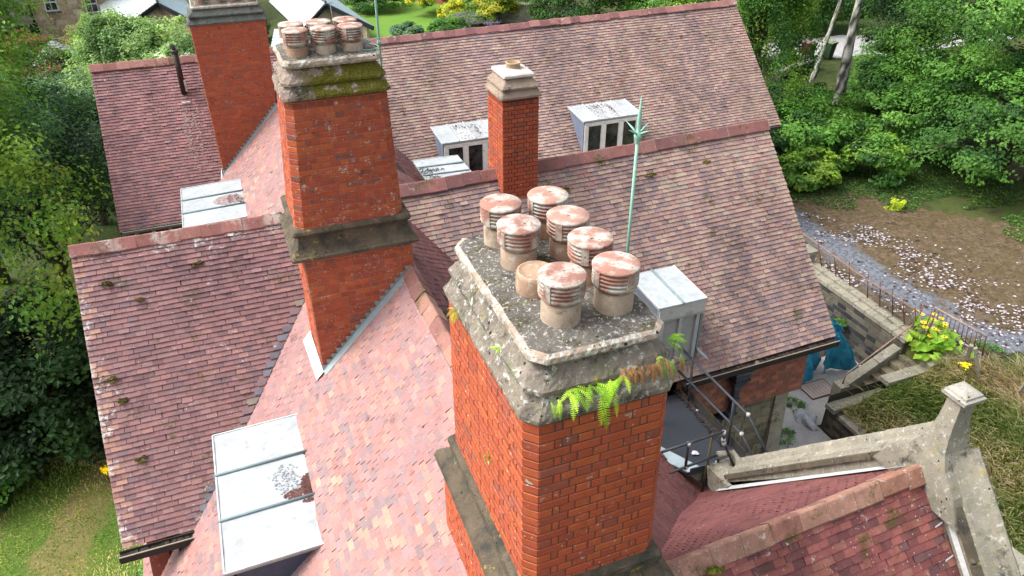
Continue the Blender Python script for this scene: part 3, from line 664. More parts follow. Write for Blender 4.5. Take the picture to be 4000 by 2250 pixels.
# C2
mb = MB()
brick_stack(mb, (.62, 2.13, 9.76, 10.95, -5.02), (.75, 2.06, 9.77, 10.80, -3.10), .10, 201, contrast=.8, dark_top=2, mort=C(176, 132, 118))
brick_stack(mb, (.68, 2.19, 9.76, 11.0, -8.6), (.64, 2.20, 9.70, 11.0, -5.36), .01, 211, contrast=.7, mort=C(186, 140, 126))
ch2 = tag(mb.build('chimney', [M_BRICK_L, M_MORTAR], HOUSE), 'tall middle brick chimney with six pots and a bright green mossy cap')
a = lambda k: (.62+k, 2.16-k, 9.76+k, 10.98-k)
mb = MB(); loft(mb, [(*a(0), -4.94, .02), (*a(-.05), -4.955, .02), (*a(-.07), -4.99, .02), (*a(-.05), -5.03, .02), (*a(-.012), -5.05, .02), (*a(-.018), -5.12, .02), (*a(-.05), -5.22, .02), (*a(-.11), -5.31, .02), (*a(-.135), -5.33, .02), (*a(-.135), -5.37, .02), (*a(-.06), -5.385, .02)][::-1], .02, .04, .003, 8)
tag(mb.build('collar', M_COLLAR, ch2), 'black stained stone band with yellow lichen')
mb = MB(); loft(mb, cap_rings(.75, 2.06, 9.77, 10.80, -3.14, .17, .20, .10, .085, .075, .05, .07), .08, .04, .010, 9, mats=[0]*7+[1]*6, top_mat=2)
tag(mb.build('cap', [M_CAP2, M_SLABE, M_CAPTOP], ch2), 'stone cap half covered in yellow green moss')
add_pots(ch2, [(x, y, -2.69) for y in (10.07, 10.42) for x in (1.02, 1.37, 1.71)], .35, .158, 25)
# C3
mb = MB()
brick_stack(mb, (-.30, 1.30, 21.06, 22.2, -8.9), (-.36, 1.46, 21.06, 22.2, -4.60), .01, 301, contrast=.5, mort=C(186, 130, 118), hs=.085)
ch3 = tag(mb.build('chimney', [M_BRICK, M_MORTAR], HOUSE), 'far left brick chimney cut off by the top of the picture')
mb = MB(); loft(mb, cap_rings(-.36, 1.46, 21.06, 22.2, -4.62, .17, .17, .08, .10, .09, .05, .03), .02, .06, .006, 12, mats=[0]*7+[1]*6, top_mat=2)
tag(mb.build('cap', [M_CAP3, M_SLABE, M_CAPTOP], ch3), 'grey two stage stone cap')
add_pots(ch3, [(x, y, -4.2) for y in (21.45, 21.85) for x in (-.02, .37, .75, 1.12)], .33, .15, 45)
# C4
mb = MB()
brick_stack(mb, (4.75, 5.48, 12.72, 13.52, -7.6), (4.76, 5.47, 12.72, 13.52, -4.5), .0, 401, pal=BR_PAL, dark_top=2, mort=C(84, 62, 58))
ch4 = tag(mb.build('chimney', [M_BRICK, M_MORTAR], HOUSE), 'slender single flue brick chimney astride the right wing ridge')
mb = MB(); loft(mb, cap_rings(4.76, 5.47, 12.72, 13.52, -4.53, .16, .18, .08, .07, .08, .05, .04), .02, .04, .004, 14, mats=[0]*7+[1]*6, top_mat=1)
tag(mb.build('cap', [M_CAP4, m_stone('fresh_white_flaunching', C(240, 228, 220), .0, .0, .0, .1, .0, bump=.3)], ch4), 'stone cap with fresh pale mortar on top')
mb = MB(); mb.lathe((5.13, 13.14, -4.12), [(.135, -.02), (.135, .03), (.128, .10), (.142, .115), (.142, .135), (.115, .138), (.112, .0)], 28, C(206, 176, 140), 0)
tag(mb.build('chimney_pot', M_POTB, ch4), 'plain buff pot open at the top')

# stepped lead flashing
def flashing(parent, x0, z0, x1, z1, y, seed, step=.105, depth=.10):
    mb = MB(); rng = random.Random(seed); n = int(abs(z1-z0)/.0827); dx = (x1-x0)/n; dz = (z1-z0)/n; c = C(176, 190, 194)
    mb.add([(x0, y-.012, z0), (x1, y-.012, z1), (x1, y-.012, z1+.07), (x0, y-.012, z0+.07)], [(0, 1, 2, 3)], c)
    mb.add([(x0, y-.012, z0+.05), (x1, y-.012, z1+.05), (x1+.02, y-.13, z1+.035), (x0+.02, y-.13, z0+.035)], [(3, 2, 1, 0)], np.array(c)*.9)
    for k in range(n):
        xa = x0+dx*k; za = z0+dz*k+.06; j = rng.uniform(.85, 1.1)
        mb.add([(xa, y-.016, za), (xa+dx, y-.016, za+dz), (xa-dx*.15, y-.016, za+dz*1.15*j), (xa-dx*.1, y-.006, za+dz*1.0*j)], [(0, 1, 2)], np.array(c)*rng.uniform(.85, 1.1))
    return mb.build('stepped_flashing', M_LEAD, parent)
flashing(ch2, .66, -7.38, 2.16, -5.84, 9.715, 1)
flashing(ch3, -.30, -8.60, 1.40, -6.84, 21.05, 2)
mb = MB()
for (a_, b_, c_) in (((.66, 9.74, -7.36), (.50, 9.74, -7.55), 1.0),):
    mb.add([(.66, 9.66, -7.33), (.54, 9.66, -7.45), (.50, 10.85, -7.50), (.64, 10.85, -7.34)], [(3, 2, 1, 0)], C(250, 250, 250))
tag(mb.build('flashing', M_PLAIN, roofM), 'bright white lead strip left of the middle chimney'); mb = MB()
mb.add([(1.39, 5.60, -7.0), (1.16, 5.2, -6.80), (1.16, 4.95, -6.80), (1.40, 4.95, -6.66), (1.40, 5.6, -6.66)], [(0, 1, 2, 3, 4)], C(246, 248, 250))
tag(mb.build('flashing', M_PLAIN, roofM), 'bright white lead sheet at the foot of the nearest chimney'); mb = MB()
mb.add([(-.35, 20.98, -8.6), (-.42, 20.98, -8.72), (-.42, 21.2, -8.6), (-.34, 21.2, -8.45)], [(0, 1, 2, 3)], C(250, 250, 250))
tag(mb.build('flashing', M_PLAIN, roofM), 'small white lead patch at the foot of the far left chimney')
# white mortar fillet up the verge against the far left chimney
mb = MB(); mb.bar((-.31, 21.06, -8.56), (-.34, 22.3, -7.25), .012, .03, C(235, 230, 222)); mb.build('mortar_fillet', M_PLAIN, roof0)
# ---------------------------------------------------------------- dormers
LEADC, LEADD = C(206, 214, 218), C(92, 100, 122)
def flat_dormer(label, o, dx, dy, w, dep, z, zb, nroll, window=True, seed=0, rollc=C(150, 172, 178), roofc=LEADC, stain=None, over=.07, fall=.04, front_h=None, cheekc=LEADD, roll_r=.022, fasc=None, boarded=False):
    """o: middle of the front edge of the flat roof; dx points out of the front, dy along the front"""
    dx, dy = V(*dx), V(*dy); o = V(*o); zz = V(0, 0, 1); rng = random.Random(seed)
    body = MB(); h = z-zb
    fa = o-dx*over; P = lambda a_, b_, c_: fa-dx*a_+dy*b_+zz*c_
    hw = w/2-over*.8
    # cheeks (lead covered triangles with thickness) and front board
    for s_ in (-1, 1):
        pts = [P(0, s_*hw, -.05), P(0, s_*hw, -h), P(dep, s_*hw, -.05)]
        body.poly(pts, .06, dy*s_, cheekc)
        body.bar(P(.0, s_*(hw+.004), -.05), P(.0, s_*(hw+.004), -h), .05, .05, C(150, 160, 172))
    body.box(P(.03, 0, -h/2-.03), (.05, 2*hw, h-.06), ax=(dx, dy, zz), col=C(196, 200, 196) if boarded else C(30, 32, 36))
    d = body.build('dormer', M_LEADW if not boarded else M_PAINTW, HOUSE); tag(d, label)
    # lead roof
    mb = MB(); n = nroll+1
    a0, a1 = -over, dep+.05
    top = lambda a_, b_, c_=0: fa-dx*a_+dy*b_+zz*(c_+fall*(a_+over)/(a1-a0))
    k = 14
    for q in range(n):
        b0 = -w/2+w*q/n; b1 = b0+w/n; c_ = np.array(roofc)*rng.uniform(.93, 1.03)
        m_ = 6
        vs = []; 
        for i in range(m_+1):
            for j in range(m_+1):
                vs.append(top(a0+(a1-a0)*i/m_, b0+(b1-b0)*j/m_, .006*math.sin(i*1.7+q*2+j)*(0 < i < m_)*(0 < j < m_)-.008*math.sin(math.pi*j/m_)))
        f = [(i*(m_+1)+j, i*(m_+1)+j+1, (i+1)*(m_+1)+j+1, (i+1)*(m_+1)+j) for i in range(m_) for j in range(m_)]
        mb.add(vs, f, c_, 0, True)
    mb.poly([top(a0, -w/2, -.012), top(a0, w/2, -.012), top(a1, w/2, -.012), top(a1, -w/2, -.012)], .05, zz, C(190, 196, 196))
    for s_ in (-1, 1): mb.bar(top(a0, s_*w/2, -.004), top(a1, s_*w/2, -.004), .02, .03, C(236, 240, 240))
    mb.bar(top(a0, -w/2, -.01), top(a0, w/2, -.01), .022, .04, C(214, 220, 222))
    for q in range(1, n):
        b0 = -w/2+w*q/n; mb.tube([top(a0-.01, b0, -.012), top(a0, b0, .014), top(a1, b0, .014)], roll_r, 10, rollc)
        mb.bar(top(a0, b0+roll_r*1.3, .006), top(a1, b0+roll_r*1.3, .006), .012, .006, C(120, 126, 128))
    # stains and flaking: patches of debris lying on the lead
    if stain:
        for (ca, cb, ra, rb, col, nn) in stain:
            for i in range(nn):
                t = rng.random()**.5; an = rng.uniform(0, 6.28); aa = ca+ra*t*math.cos(an); bb = cb+rb*t*math.sin(an); s_ = rng.uniform(.008, .024)
                if not (a0 < aa < a1 and abs(bb) < w/2-.02): continue
                nn_ = 5; vs = [top(aa+s_*math.cos(g_*2*math.pi/nn_+i)*rng.uniform(.6, 1.3), bb+s_*math.sin(g_*2*math.pi/nn_+i)*rng.uniform(.6, 1.3), .004+.0005*(i % 5)) for g_ in range(nn_)]
                mb.add(vs, [tuple(range(nn_))], np.array(col)*rng.uniform(.7, 1.2))
    tag(mb.build('lead_roof', M_LEADW, d), 'flat lead roof in %d bays' % n)
    if window:
        # three casements
        ww = 2*hw-.1; y0 = -ww/2; nz = 3; ft, fb = -.13, -h+.05
        fr = MB(); pc = C(248, 246, 238, .95)
        fx = -.03
        fr.box(P(fx, 0, ft+.03), (.06, ww+.08, .08), ax=(dx, dy, zz), col=pc); fr.box(P(fx-.03, 0, fb-.01), (.13, ww+.14, .05), ax=(dx, dy, zz), col=np.array(pc)*.9)
        for q in range(nz+1): fr.box(P(fx, y0+ww*q/nz, (ft+fb)/2), (.06, .095, abs(fb-ft)), ax=(dx, dy, zz), col=pc)
        for q in range(nz):
            yc = y0+ww*(q+.5)/nz; cw = ww/nz-.085; xo = fx-.012
            for s_ in (-1, 1): fr.box(P(xo, yc+s_*(cw/2-.018), (ft+fb)/2), (.035, .045, abs(fb-ft)-.06), ax=(dx, dy, zz), col=np.array(pc)*.95)
            for z_ in (ft-.035, fb+.045): fr.box(P(xo, yc, z_), (.035, cw-.07, .04), ax=(dx, dy, zz), col=np.array(pc)*.95)
        wo_ = tag(fr.build('window', M_PAINTW, d), 'flaking white casement window of three lights')
    return d
def glass_mat():
    m, t, b = mat_new('window_glass'); b.inputs['Base Color'].default_value = (*C(66, 70, 74), 1); b.inputs['Roughness'].default_value = .12; b.inputs['Specular IOR Level'].default_value = .6
    g = NG(t); g.l(g.mix(g.ramp(g.noise(2.2, 4), .35, .65), C(30, 32, 36), C(104, 108, 108)), b.inputs['Base Color']); return m
M_GLASS = glass_mat()
RUST = C(140, 92, 88); BLK = C(70, 66, 66); PEELP = C(206, 176, 172)
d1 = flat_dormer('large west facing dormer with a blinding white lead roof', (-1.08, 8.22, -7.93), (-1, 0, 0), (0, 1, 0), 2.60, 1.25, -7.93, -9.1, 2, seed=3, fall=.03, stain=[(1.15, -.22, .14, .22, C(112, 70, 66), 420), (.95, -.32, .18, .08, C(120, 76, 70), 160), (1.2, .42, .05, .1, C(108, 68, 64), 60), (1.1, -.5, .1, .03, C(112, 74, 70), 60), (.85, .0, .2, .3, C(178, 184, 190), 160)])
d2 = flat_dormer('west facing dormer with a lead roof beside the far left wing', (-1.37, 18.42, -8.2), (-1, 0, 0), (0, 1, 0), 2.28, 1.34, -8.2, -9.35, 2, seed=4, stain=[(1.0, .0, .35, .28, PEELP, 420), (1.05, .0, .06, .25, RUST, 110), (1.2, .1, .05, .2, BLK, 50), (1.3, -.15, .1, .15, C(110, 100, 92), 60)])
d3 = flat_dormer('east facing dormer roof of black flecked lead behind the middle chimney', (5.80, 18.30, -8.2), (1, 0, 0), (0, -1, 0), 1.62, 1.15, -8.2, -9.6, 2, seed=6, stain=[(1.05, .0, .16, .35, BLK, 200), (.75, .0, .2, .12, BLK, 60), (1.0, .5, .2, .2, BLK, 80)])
def stain_front(n): return [(.45, .0, .5, .5, PEELP, n), (.85, -.1, .15, .4, BLK, n//3), (.5, .25, .3, .05, BLK, n//6)]
d4 = flat_dormer('white dormer window to the right of the slender chimney', (11.06, 19.93, -8.08), (0, -1, 0), (1, 0, 0), 2.0, 1.05, -8.08, -9.22, 3, seed=7, stain=stain_front(220), fall=.10, cheekc=C(136, 150, 176), rollc=C(214, 220, 222))
d5 = flat_dormer('white dormer window half hidden by the slender chimney', (6.62, 19.93, -8.14), (0, -1, 0), (1, 0, 0), 2.0, 1.05, -8.14, -9.42, 3, seed=8, stain=stain_front(160), fall=.10, cheekc=C(136, 150, 176), rollc=C(214, 220, 222))
for d_, xc, zt in ((d4, 11.06, -8.08), (d5, 6.62, -8.14)):
    mb = MB(); mb.box((xc, 19.995, zt-.57), (1.72, .012, .9)); mb.build('window_glass', M_GLASS, d_)
    if d_ is d4:
        mb = MB(); mb.box((xc+.1, 19.84, zt-1.13), (.55, .05, .05), col=C(220, 214, 196)); mb.build('loose_board', M_PAINTW, d4); mb = MB(); mb.bar((xc+.92, 19.86, zt-.7), (xc+1.1, 19.8, zt-1.2), .05, .03, C(196, 176, 150)); mb.build('loose_board', M_PAINTW, d4)
d6 = flat_dormer('boarded dormer with a two bay lead roof above the fire escape', (7.30, 9.98, -7.86), (0, -1, 0), (1, 0, 0), 1.02, 1.1, -7.86, -9.3, 1, window=False, seed=9, boarded=True, fall=.05, cheekc=C(120, 132, 150), over=.05)
mb = MB(); mb.box((7.30, 10.0, -8.02), (.98, .05, .24), col=C(226, 230, 226)); mb.box((7.30, 9.99, -8.16), (.96, .04, .05), col=C(196, 200, 196))
for xx in (6.9, 7.3, 7.68): mb.box((xx, 10.0, -8.72), (.07, .04, 1.1), col=C(206, 214, 214))
mb.add([(7.75, 9.86, -9.05), (8.0, 9.86, -9.3), (8.0, 9.95, -9.26), (7.75, 10.3, -8.95)], [(0, 1, 2, 3)], C(196, 210, 216))
mb.build('fascia_board', M_PAINTW, d6)

# ---------------------------------------------------------------- stone coping, kneeler and finial of the front right gable
def coping_run(mb, a, b, inner, w_=.38, seed=0):
    """moulded coping from a to b; inner = horizontal unit vector pointing to the roof"""
    a, b = V(*a), V(*b); U = nrm(b-a); i = V(*inner); n = nrm(np.cross(U, i)); n = n if n[2] > 0 else -n
    prof = [(0, -.30), (0, -.02), (-.03, .0), (-.05, .03), (-.055, .045), (-.16, .055), (-.24, .075), (-.26, .115), (-.285, .14), (-.32, .15), (-.355, .135), (-.375, .10), (-.375, .05), (-.36, -.02), (-.33, -.06), (-.33, -.5)]
    prof = [(x*w_/.375, y*1.35 if y > -.1 else y) for x, y in prof]
    L = np.linalg.norm(b-a); k = max(2, int(L/.06)); rows = []
    jn = [q for q in np.arange(.9, L, .95)]
    for q in range(k+1):
        t = L*q/k; dip = -.006 if any(abs(t-j_) < .035 for j_ in jn) else 0
        rows.append([a+U*t+i*(x)+n*(y+dip) for x, y in prof])
    A = np.array(rows); m = A.shape[1]
    d = (vnoise(A[..., 0]*12+A[..., 2]*9, A[..., 1]*12, seed)-.5)*.012; A += n*d[..., None]
    f = [(r_*m+c_, r_*m+c_+1, (r_+1)*m+c_+1, (r_+1)*m+c_) for r_ in range(k) for c_ in range(m-1)]+[tuple(range(m)), tuple(k*m+c_ for c_ in range(m-1, -1, -1))]
    mb.add(A.reshape(-1, 3), f, C(200, 196, 180))
XI = 6.68
mb = MB()
apex = (XI, 4.17, -6.05)
coping_run(mb, (XI, 4.05, -6.10), (XI, .1, -10.52), (-1, 0, 0), .36, 1)
coping_run(mb, (XI, 4.30, -6.15), (XI, 7.30, -9.51), (-1, 0, 0), .36, 2)
# kneeler stone
kb = V(XI+.16, 7.42, -9.60)
mb.add([kb+V(x, y, z) for x, y, z in ((-.2, -.22, -.5), (.28, -.22, -.5), (.28, .22, -.5), (-.2, .22, -.5), (-.24, -.30, .02), (.30, -.30, .10), (.30, .30, -.02), (-.24, .30, -.06))], [(0, 1, 5, 4), (1, 2, 6, 5), (2, 3, 7, 6), (3, 0, 4, 7), (4, 5, 6, 7)], C(190, 186, 168))
mb.tube([kb+V(.20, -.24, .09), kb+V(.20, .02, .12), kb+V(.20, .22, .16), kb+V(-.06, .30, .14)], .055, 10, C(206, 202, 186))
mb.poly([(XI+.3, .3, zg), (XI+.3, 7.5, zg), (XI+.3, 7.5, -9.9), (XI+.3, 4.17, -6.4), (XI+.3, .3, -10.7)], .3, (1, 0, 0), C(150, 146, 130))
cop = tag(mb.build('gable_coping', M_COPE, HOUSE), 'lichen spotted moulded stone coping of the front right gable')
# finial: saddle stone, flared stem, square cap
mb = MB(); fx, fy = XI+.13, 4.17
def sq(cx, cy, z, hx, hy, col=C(196, 190, 166)): return [(cx-hx, cy-hy, z), (cx+hx, cy-hy, z), (cx+hx, cy+hy, z), (cx-hx, cy+hy, z)]
levels = [(-6.75, .22, .62), (-6.42, .22, .46), (-6.20, .21, .26), (-6.03, .185, .17), (-5.86, .15, .125), (-5.68, .122, .10), (-5.50, .11, .092), (-5.395, .108, .09)]
vs = []
for z_, hx, hy in levels: vs += sq(fx, fy, z_, hx, hy)
f = [(i*4+j, i*4+(j+1) % 4, i*4+4+(j+1) % 4, i*4+4+j) for i in range(len(levels)-1) for j in range(4)]
mb.add(vs, f, C(196, 192, 172), 0)
mb.add([(fx+.20, fy-.16, -6.62), (fx+.20, fy+.16, -6.62), (fx+.38, fy, -6.50), (fx+.20, fy, -6.30), (fx+.2, fy, -6.8)], [(0, 2, 3), (1, 3, 2), (0, 4, 2), (1, 2, 4)], C(190, 186, 166))
mb.build('finial_stem', M_COPE, cop)
mb = MB(); vs = []
for z_, h_ in ((-5.40, .105), (-5.38, .150), (-5.335, .155), (-5.325, .13), (-5.30, .125), (-5.27, .06), (-5.262, .0)): vs += sq(fx, fy, z_, h_, h_)
mb.add(vs, [(i*4+j, i*4+(j+1) % 4, i*4+4+(j+1) % 4, i*4+4+j) for i in range(6) for j in range(4)]+[(3, 2, 1, 0)], C(206, 202, 186))
tag(mb.build('finial_cap', m_stone('finial_cap_stone', C(206, 202, 190), .4, .1, .1, .35, .15), cop), 'square pyramid cap with two dark marks')
# dark fillet moulding below the inner edge of the coping
mb = MB(); rng = random.Random(9)
for k in range(6):
    for (a_, b_) in (((XI+.005, 4.36, -6.26), (XI+.005, 7.28, -9.53)), ((XI+.005, 3.9, -6.30), (XI+.005, .2, -10.46))):
        p, q = V(*a_)+(V(*b_)-V(*a_))*(k/6+.003), V(*a_)+(V(*b_)-V(*a_))*((k+1)/6-.003); mb.bar(p, q, .07, .12, np.array(C(148, 138, 120))*rng.uniform(.8, 1.1), upv=(1, 0, 0))
mb.build('moulding', m_stone('dark_moulding_stone', C(132, 122, 104), .3, .1, .45, .15, .05), cop)
# lead apron beside the coping
mb = MB()
lw = C(226, 230, 232)
mb.add([(XI-.01, 4.25, -6.36), (XI-.01, 7.35, -9.84), (XI-.12, 7.35, -9.90), (XI-.10, 4.35, -6.50)], [(0, 1, 2, 3)], C(236, 240, 242))
mb.add([(XI+.0, 4.0, -6.40), (XI+.0, .2, -10.62), (XI-.075, .2, -10.64), (XI-.05, 4.0, -6.44)], [(3, 2, 1, 0)], C(250, 250, 250))
rng = random.Random(3)
for k in range(14):
    y_ = 3.75-k*.25; z_ = -6.40-(4.15-y_)*1.08+.0
    mb.add([(XI-.05, y_, z_+.02), (XI-.05, y_-.012, z_+.008), (XI-.16-rng.random()*.05, y_-.03, z_-.01), (XI-.16, y_-.015, z_+.004)], [(3, 2, 1, 0)], C(230, 234, 236))
mb.build('lead_apron', M_LEAD, cop)

# ---------------------------------------------------------------- lightning rods, vent pipe
GR = C(176, 230, 210)
mb = MB()
HX, HY, HZ = 2.765, 4.60, -2.03
mb.tube([(HX, HY, -4.4), (HX, HY, -2.72), (HX, HY, HZ)], .0125, 8, GR)
mb.lathe((HX, HY, HZ-.03), [(.012, -.03), (.018, -.02), (.018, -.005), (.026, .01), (.031, .03), (.026, .05), (.014, .065), (.014, .10), (.017, .14), (.013, .2), (.001, .33)], 14, GR)
for k, a_ in enumerate((0.35, 1.9, 3.6, 5.0)):
    d_ = V(math.cos(a_), math.sin(a_), 0); p0 = V(HX, HY, HZ+.02); mb.tube([p0+d_*.02, p0+d_*.06+V(0, 0, .025), p0+d_*.125+V(0, 0, .06)], [.009, .008, .001], 6, GR)
tag(mb.build('lightning_rod', M_COPPER, ch1), 'green copper rod with a spiked head')
mb = MB(); mb.tube([(2.24, 10.92, -4.5), (2.24, 10.92, -2.2), (2.24, 10.92, -.6)], .017, 8, GR); mb.tube([(2.24, 10.92, -2.86), (2.24, 10.92, -2.80)], .028, 8, GR)
mb.tube([(1.90+.15*math.cos(t), 10.10+.15*math.sin(t), -2.66) for t in np.linspace(3, 8, 14)]+[(2.15, 10.6, -2.68), (2.24, 10.9, -2.9)], .006, 6, GR)
mb.lathe((2.24, 10.92, -.6), [(.017, 0), (.045, .04), (.02, .12), (.002, .5)], 10, GR)
tag(mb.build('lightning_rod', M_COPPER, ch2), 'green copper rod rising beside the mossy cap')
mb = MB(); mb.tube([(-.9, 22.82, -6.8), (-.9, 22.82, -5.62)], .075, 12, C(62, 52, 50)); mb.tube([(-.9, 22.82, -5.66), (-.9, 22.82, -5.58)], .095, 12, C(84, 82, 82)); mb.tube([(-.9, 22.82, -5.6), (-.92, 22.82, -5.48), (-.98, 22.8, -5.42)], [.05, .06, .03], 8, C(90, 92, 94))
mb.box((-.9, 22.68, -6.98), (.22, .22, .05), col=C(236, 240, 240)); mb.box((-.82, 22.74, -6.55), (.05, .05, .3), col=C(230, 232, 232))
tag(mb.build('vent_pipe', M_IRON, HOUSE), 'black soil vent pipe through the far left roof')
# white splash streaks under the vent pipe are part of the old mortar repair
mb = MB()
k_ = 1.06
for (x_, w_, y0_, y1_) in ((-.92, .05, 22.55, 21.2), (-.72, .05, 22.5, 21.3), (-1.0, .03, 22.4, 21.5)):
    rng = random.Random(int(x_*100)); 
    for q in range(70):
        y_ = y0_+(y1_-y0_)*rng.random(); s_ = rng.uniform(.01, .028); x2 = x_+rng.gauss(0, w_); z_ = -6.02-k_*(23.55-y_)+.05
        mb.add([(x2-s_, y_, z_), (x2+s_, y_, z_), (x2+s_*.8, y_+s_, z_+s_*k_), (x2-s_*.9, y_+s_, z_+s_*k_)], [(0, 1, 2, 3)], C(196, 170, 166))
tag(mb.build('mortar_splashes', M_PLAIN, roof0), 'pale splashes below the vent pipe', kind='stuff')
# ================================================================ THE SITE
def smooth(x, a, b): t = np.clip((x-a)/(b-a), 0, 1); return t*t*(3-2*t)
FLOOR, DRIVE = -14.4, -12.95
def hgt(x, y):
    """terrain height"""
    left = -15.15+(vnoise(x*.2, y*.2, 1)-.5)*.5-smooth(y, 28, 80)*2.6-smooth(-x, 6, 40)*1.5
    right = DRIVE+(vnoise(x*.3, y*.3, 2)-.5)*.1-smooth(y, 40, 60)*2.7-smooth(-y, 0, 40)*1.0
    s = smooth(x, 1, 13)
    h = left*(1-s)+right*s
    # grass bank east of the courtyard wall
    bank = -13.62+.55*smooth(x, 13.8, 17.4)-.25*smooth(-y, -9, -4)+(vnoise(x*.8, y*.8, 5)-.5)*.12
    bm = ((x > 13.70) & (x < 40) & (y < 11.4) & (y > -30)); t = smooth(x, 17.0, 18.5)*0
    h = np.where(bm & (x < 17.4), bank, h)
    h = np.where(bm & (x >= 17.4), bank*(1-smooth(x, 17.4, 19))+h*smooth(x, 17.4, 19), h)
    pit = ((x > -1) & (x < 16.65) & (y > 11.42) & (y < 18.5)) | ((x > 1) & (x < 13.70) & (y > 1) & (y < 11.44))
    return np.where(pit, FLOOR-.05, h)
def grid_mesh(xs, ys, fn, col=(1, 1, 1), dz=0):
    X, Y = np.meshgrid(xs, ys, indexing='ij'); Z = fn(X, Y)+dz; n, m = X.shape
    v = np.stack([X, Y, Z], -1).reshape(-1, 3); i, j = np.meshgrid(np.arange(n-1), np.arange(m-1), indexing='ij'); a = (i*m+j).ravel()
    return v, np.stack([a, a+m, a+m+1, a+1], 1).tolist()
def sheet(name, v, f, mat, kind='structure', label=None):
    mb = MB(); mb.add(v, f, (1, 1, 1), 0, True); o = mb.build(name, mat); return tag(o, label, kind=kind)
xs = sorted(set([-1500, -600, -300, -150, -90, -60, -45]+list(np.arange(-36, -8, 1.5))+list(np.arange(-8, 13.5, .6))+[13.68, 13.73]+list(np.arange(14, 16.5, .3))+[16.62, 16.68]+list(np.arange(17, 26, .5))+list(np.arange(26, 60, 1.5))+[70, 90, 150, 300, 600, 1500]))
ys = sorted(set([-1500, -600, -300, -100, -40, -20]+list(np.arange(-10, 11.2, .6))+[11.38, 11.45]+list(np.arange(11.6, 18.4, .4))+[18.5, 18.55]+list(np.arange(19, 40, .8))+list(np.arange(40, 100, 2))+[120, 160, 250, 400, 800, 1500]))
def ground_mat():
    m, t, b = mat_new('ground_soil_and_grass'); g = NG(t)
    c = g.mix(g.ramp(g.noise(.35, 5), .35, .65), C(76, 104, 44), C(108, 112, 58))
    c = g.mix(g.ramp(g.noise(1.3, 6, .7, off=(3, 3, 3)), .5, .7), c, C(70, 64, 42))
    c = g.mix(g.ramp(g.noise(12, 4, .7), .3, .75, 0, .5), c, C(50, 66, 30))
    g.l(c, b.inputs['Base Color']); b.inputs['Roughness'].default_value = .95; g.l(g.bump(g.noise(9, 5, .7), .8, .08), b.inputs['Normal']); return m
v, f = grid_mesh(np.array(xs, float), np.array(ys, float), hgt); sheet('ground', v, f, ground_mat())
# lawn on the left: mown dry strips and greener strips
def lawn_mat():
    m, t, b = mat_new('dry_lawn'); g = NG(t)
    sx = g.n('ShaderNodeSeparateXYZ'); g.l(g.coord(), sx.inputs[0])
    # stripes run roughly along Y+X direction
    k = g.math('ADD', g.math('MULTIPLY', sx.outputs['X'], 1.0), g.math('MULTIPLY', sx.outputs['Y'], -.28))
    k = g.math('ADD', k, g.ramp(g.noise(.8, 4), 0, 1, -.9, .9))
    s_ = g.math('SINE', g.math('MULTIPLY', k, 2.4))
    dry = g.mix(g.ramp(g.noise(5, 5, .7), .3, .7), C(176, 158, 112), C(142, 136, 78)); grn = g.mix(g.ramp(g.noise(6, 5, .7), .3, .7), C(96, 130, 50), C(126, 152, 68))
    c = g.mix(g.ramp(s_, -.35, .45), grn, dry); c = g.mix(g.ramp(g.noise(30, 3, .8), .35, .8, 0, .45), c, C(84, 100, 44))
    g.l(c, b.inputs['Base Color']); b.inputs['Roughness'].default_value = .95; g.l(g.bump(g.noise(40, 4, .8), .7, .03), b.inputs['Normal']); return m
v, f = grid_mesh(np.arange(-14, -2.4, .3), np.arange(8, 24.0, .4), hgt, dz=.012); sheet('lawn', v, f, lawn_mat())
# driveway: asphalt under leaf litter and fallen petals
def drive_mat():
    m, t, b = mat_new('littered_asphalt'); g = NG(t)
    sx = g.n('ShaderNodeSeparateXYZ'); g.l(g.coord(), sx.inputs[0])
    asp = g.mix(g.ramp(g.noise(8, 6, .85), .48, .56), C(136, 144, 158), C(100, 96, 96))
    lit = g.mix(g.ramp(g.noise(7, 8, .9), .40, .60), C(58, 44, 34), C(150, 128, 100)); lit = g.mix(g.ramp(g.noise(1.6, 6, .7), .45, .62, 0, .7), lit, C(96, 86, 48)); lit = g.mix(g.ramp(g.noise(11, 6, .9, off=(3, 3, 3)), .60, .64), lit, C(176, 164, 150))
    # litter is deep at the back of the yard and thin in the wheel track
    yb = g.math('MAXIMUM', g.math('SUBTRACT', 13.0, sx.outputs['Y']), 0.0)
    u = g.math('SUBTRACT', g.math('SUBTRACT', sx.outputs['X'], 18.75), g.math('MULTIPLY', yb, .55))
    u = g.math('ADD', u, g.ramp(g.noise(.7, 5, .6), .2, .8, -.9, .9))
    dens = g.ramp(g.math('ABSOLUTE', u), .35, 1.5, .0, 1.)
    far = g.ramp(u, 1.0, 3.0)
    n1 = g.noise(7.5, 6, .8, off=(5, 2, 1))
    c = g.mix(g.ramp(g.math('SUBTRACT', g.math('ADD', dens, n1), 1.0), -.35, .06), asp, lit)
    c = g.mix(g.math('MULTIPLY', far, .85), c, lit)
    g.l(c, b.inputs['Base Color']); b.inputs['Roughness'].default_value = .85; g.l(g.bump(g.noise(22, 5, .8), .6, .02), b.inputs['Normal']); return m
v, f = grid_mesh(np.concatenate([[17.18], np.arange(17.4, 60, .5)]), np.concatenate([[9.0], np.arange(9.4, 46, .5)]), hgt, dz=.02)
v2 = []; keep = []
def drv(x, y): return not ((y > 21.5+.0*(x-19)+ (x-19)*-.25) and x < 24 and y < 30) and not (y < 11.4-.55*(x-17.4)*(x < 21) - 2.2*(x >= 21))
f = [q for q in f if drv(*v[q[0]][:2]) and .72*v[q[0]][0]+.62*v[q[0]][1] < 28.5]
sheet('driveway', v, f, drive_mat())
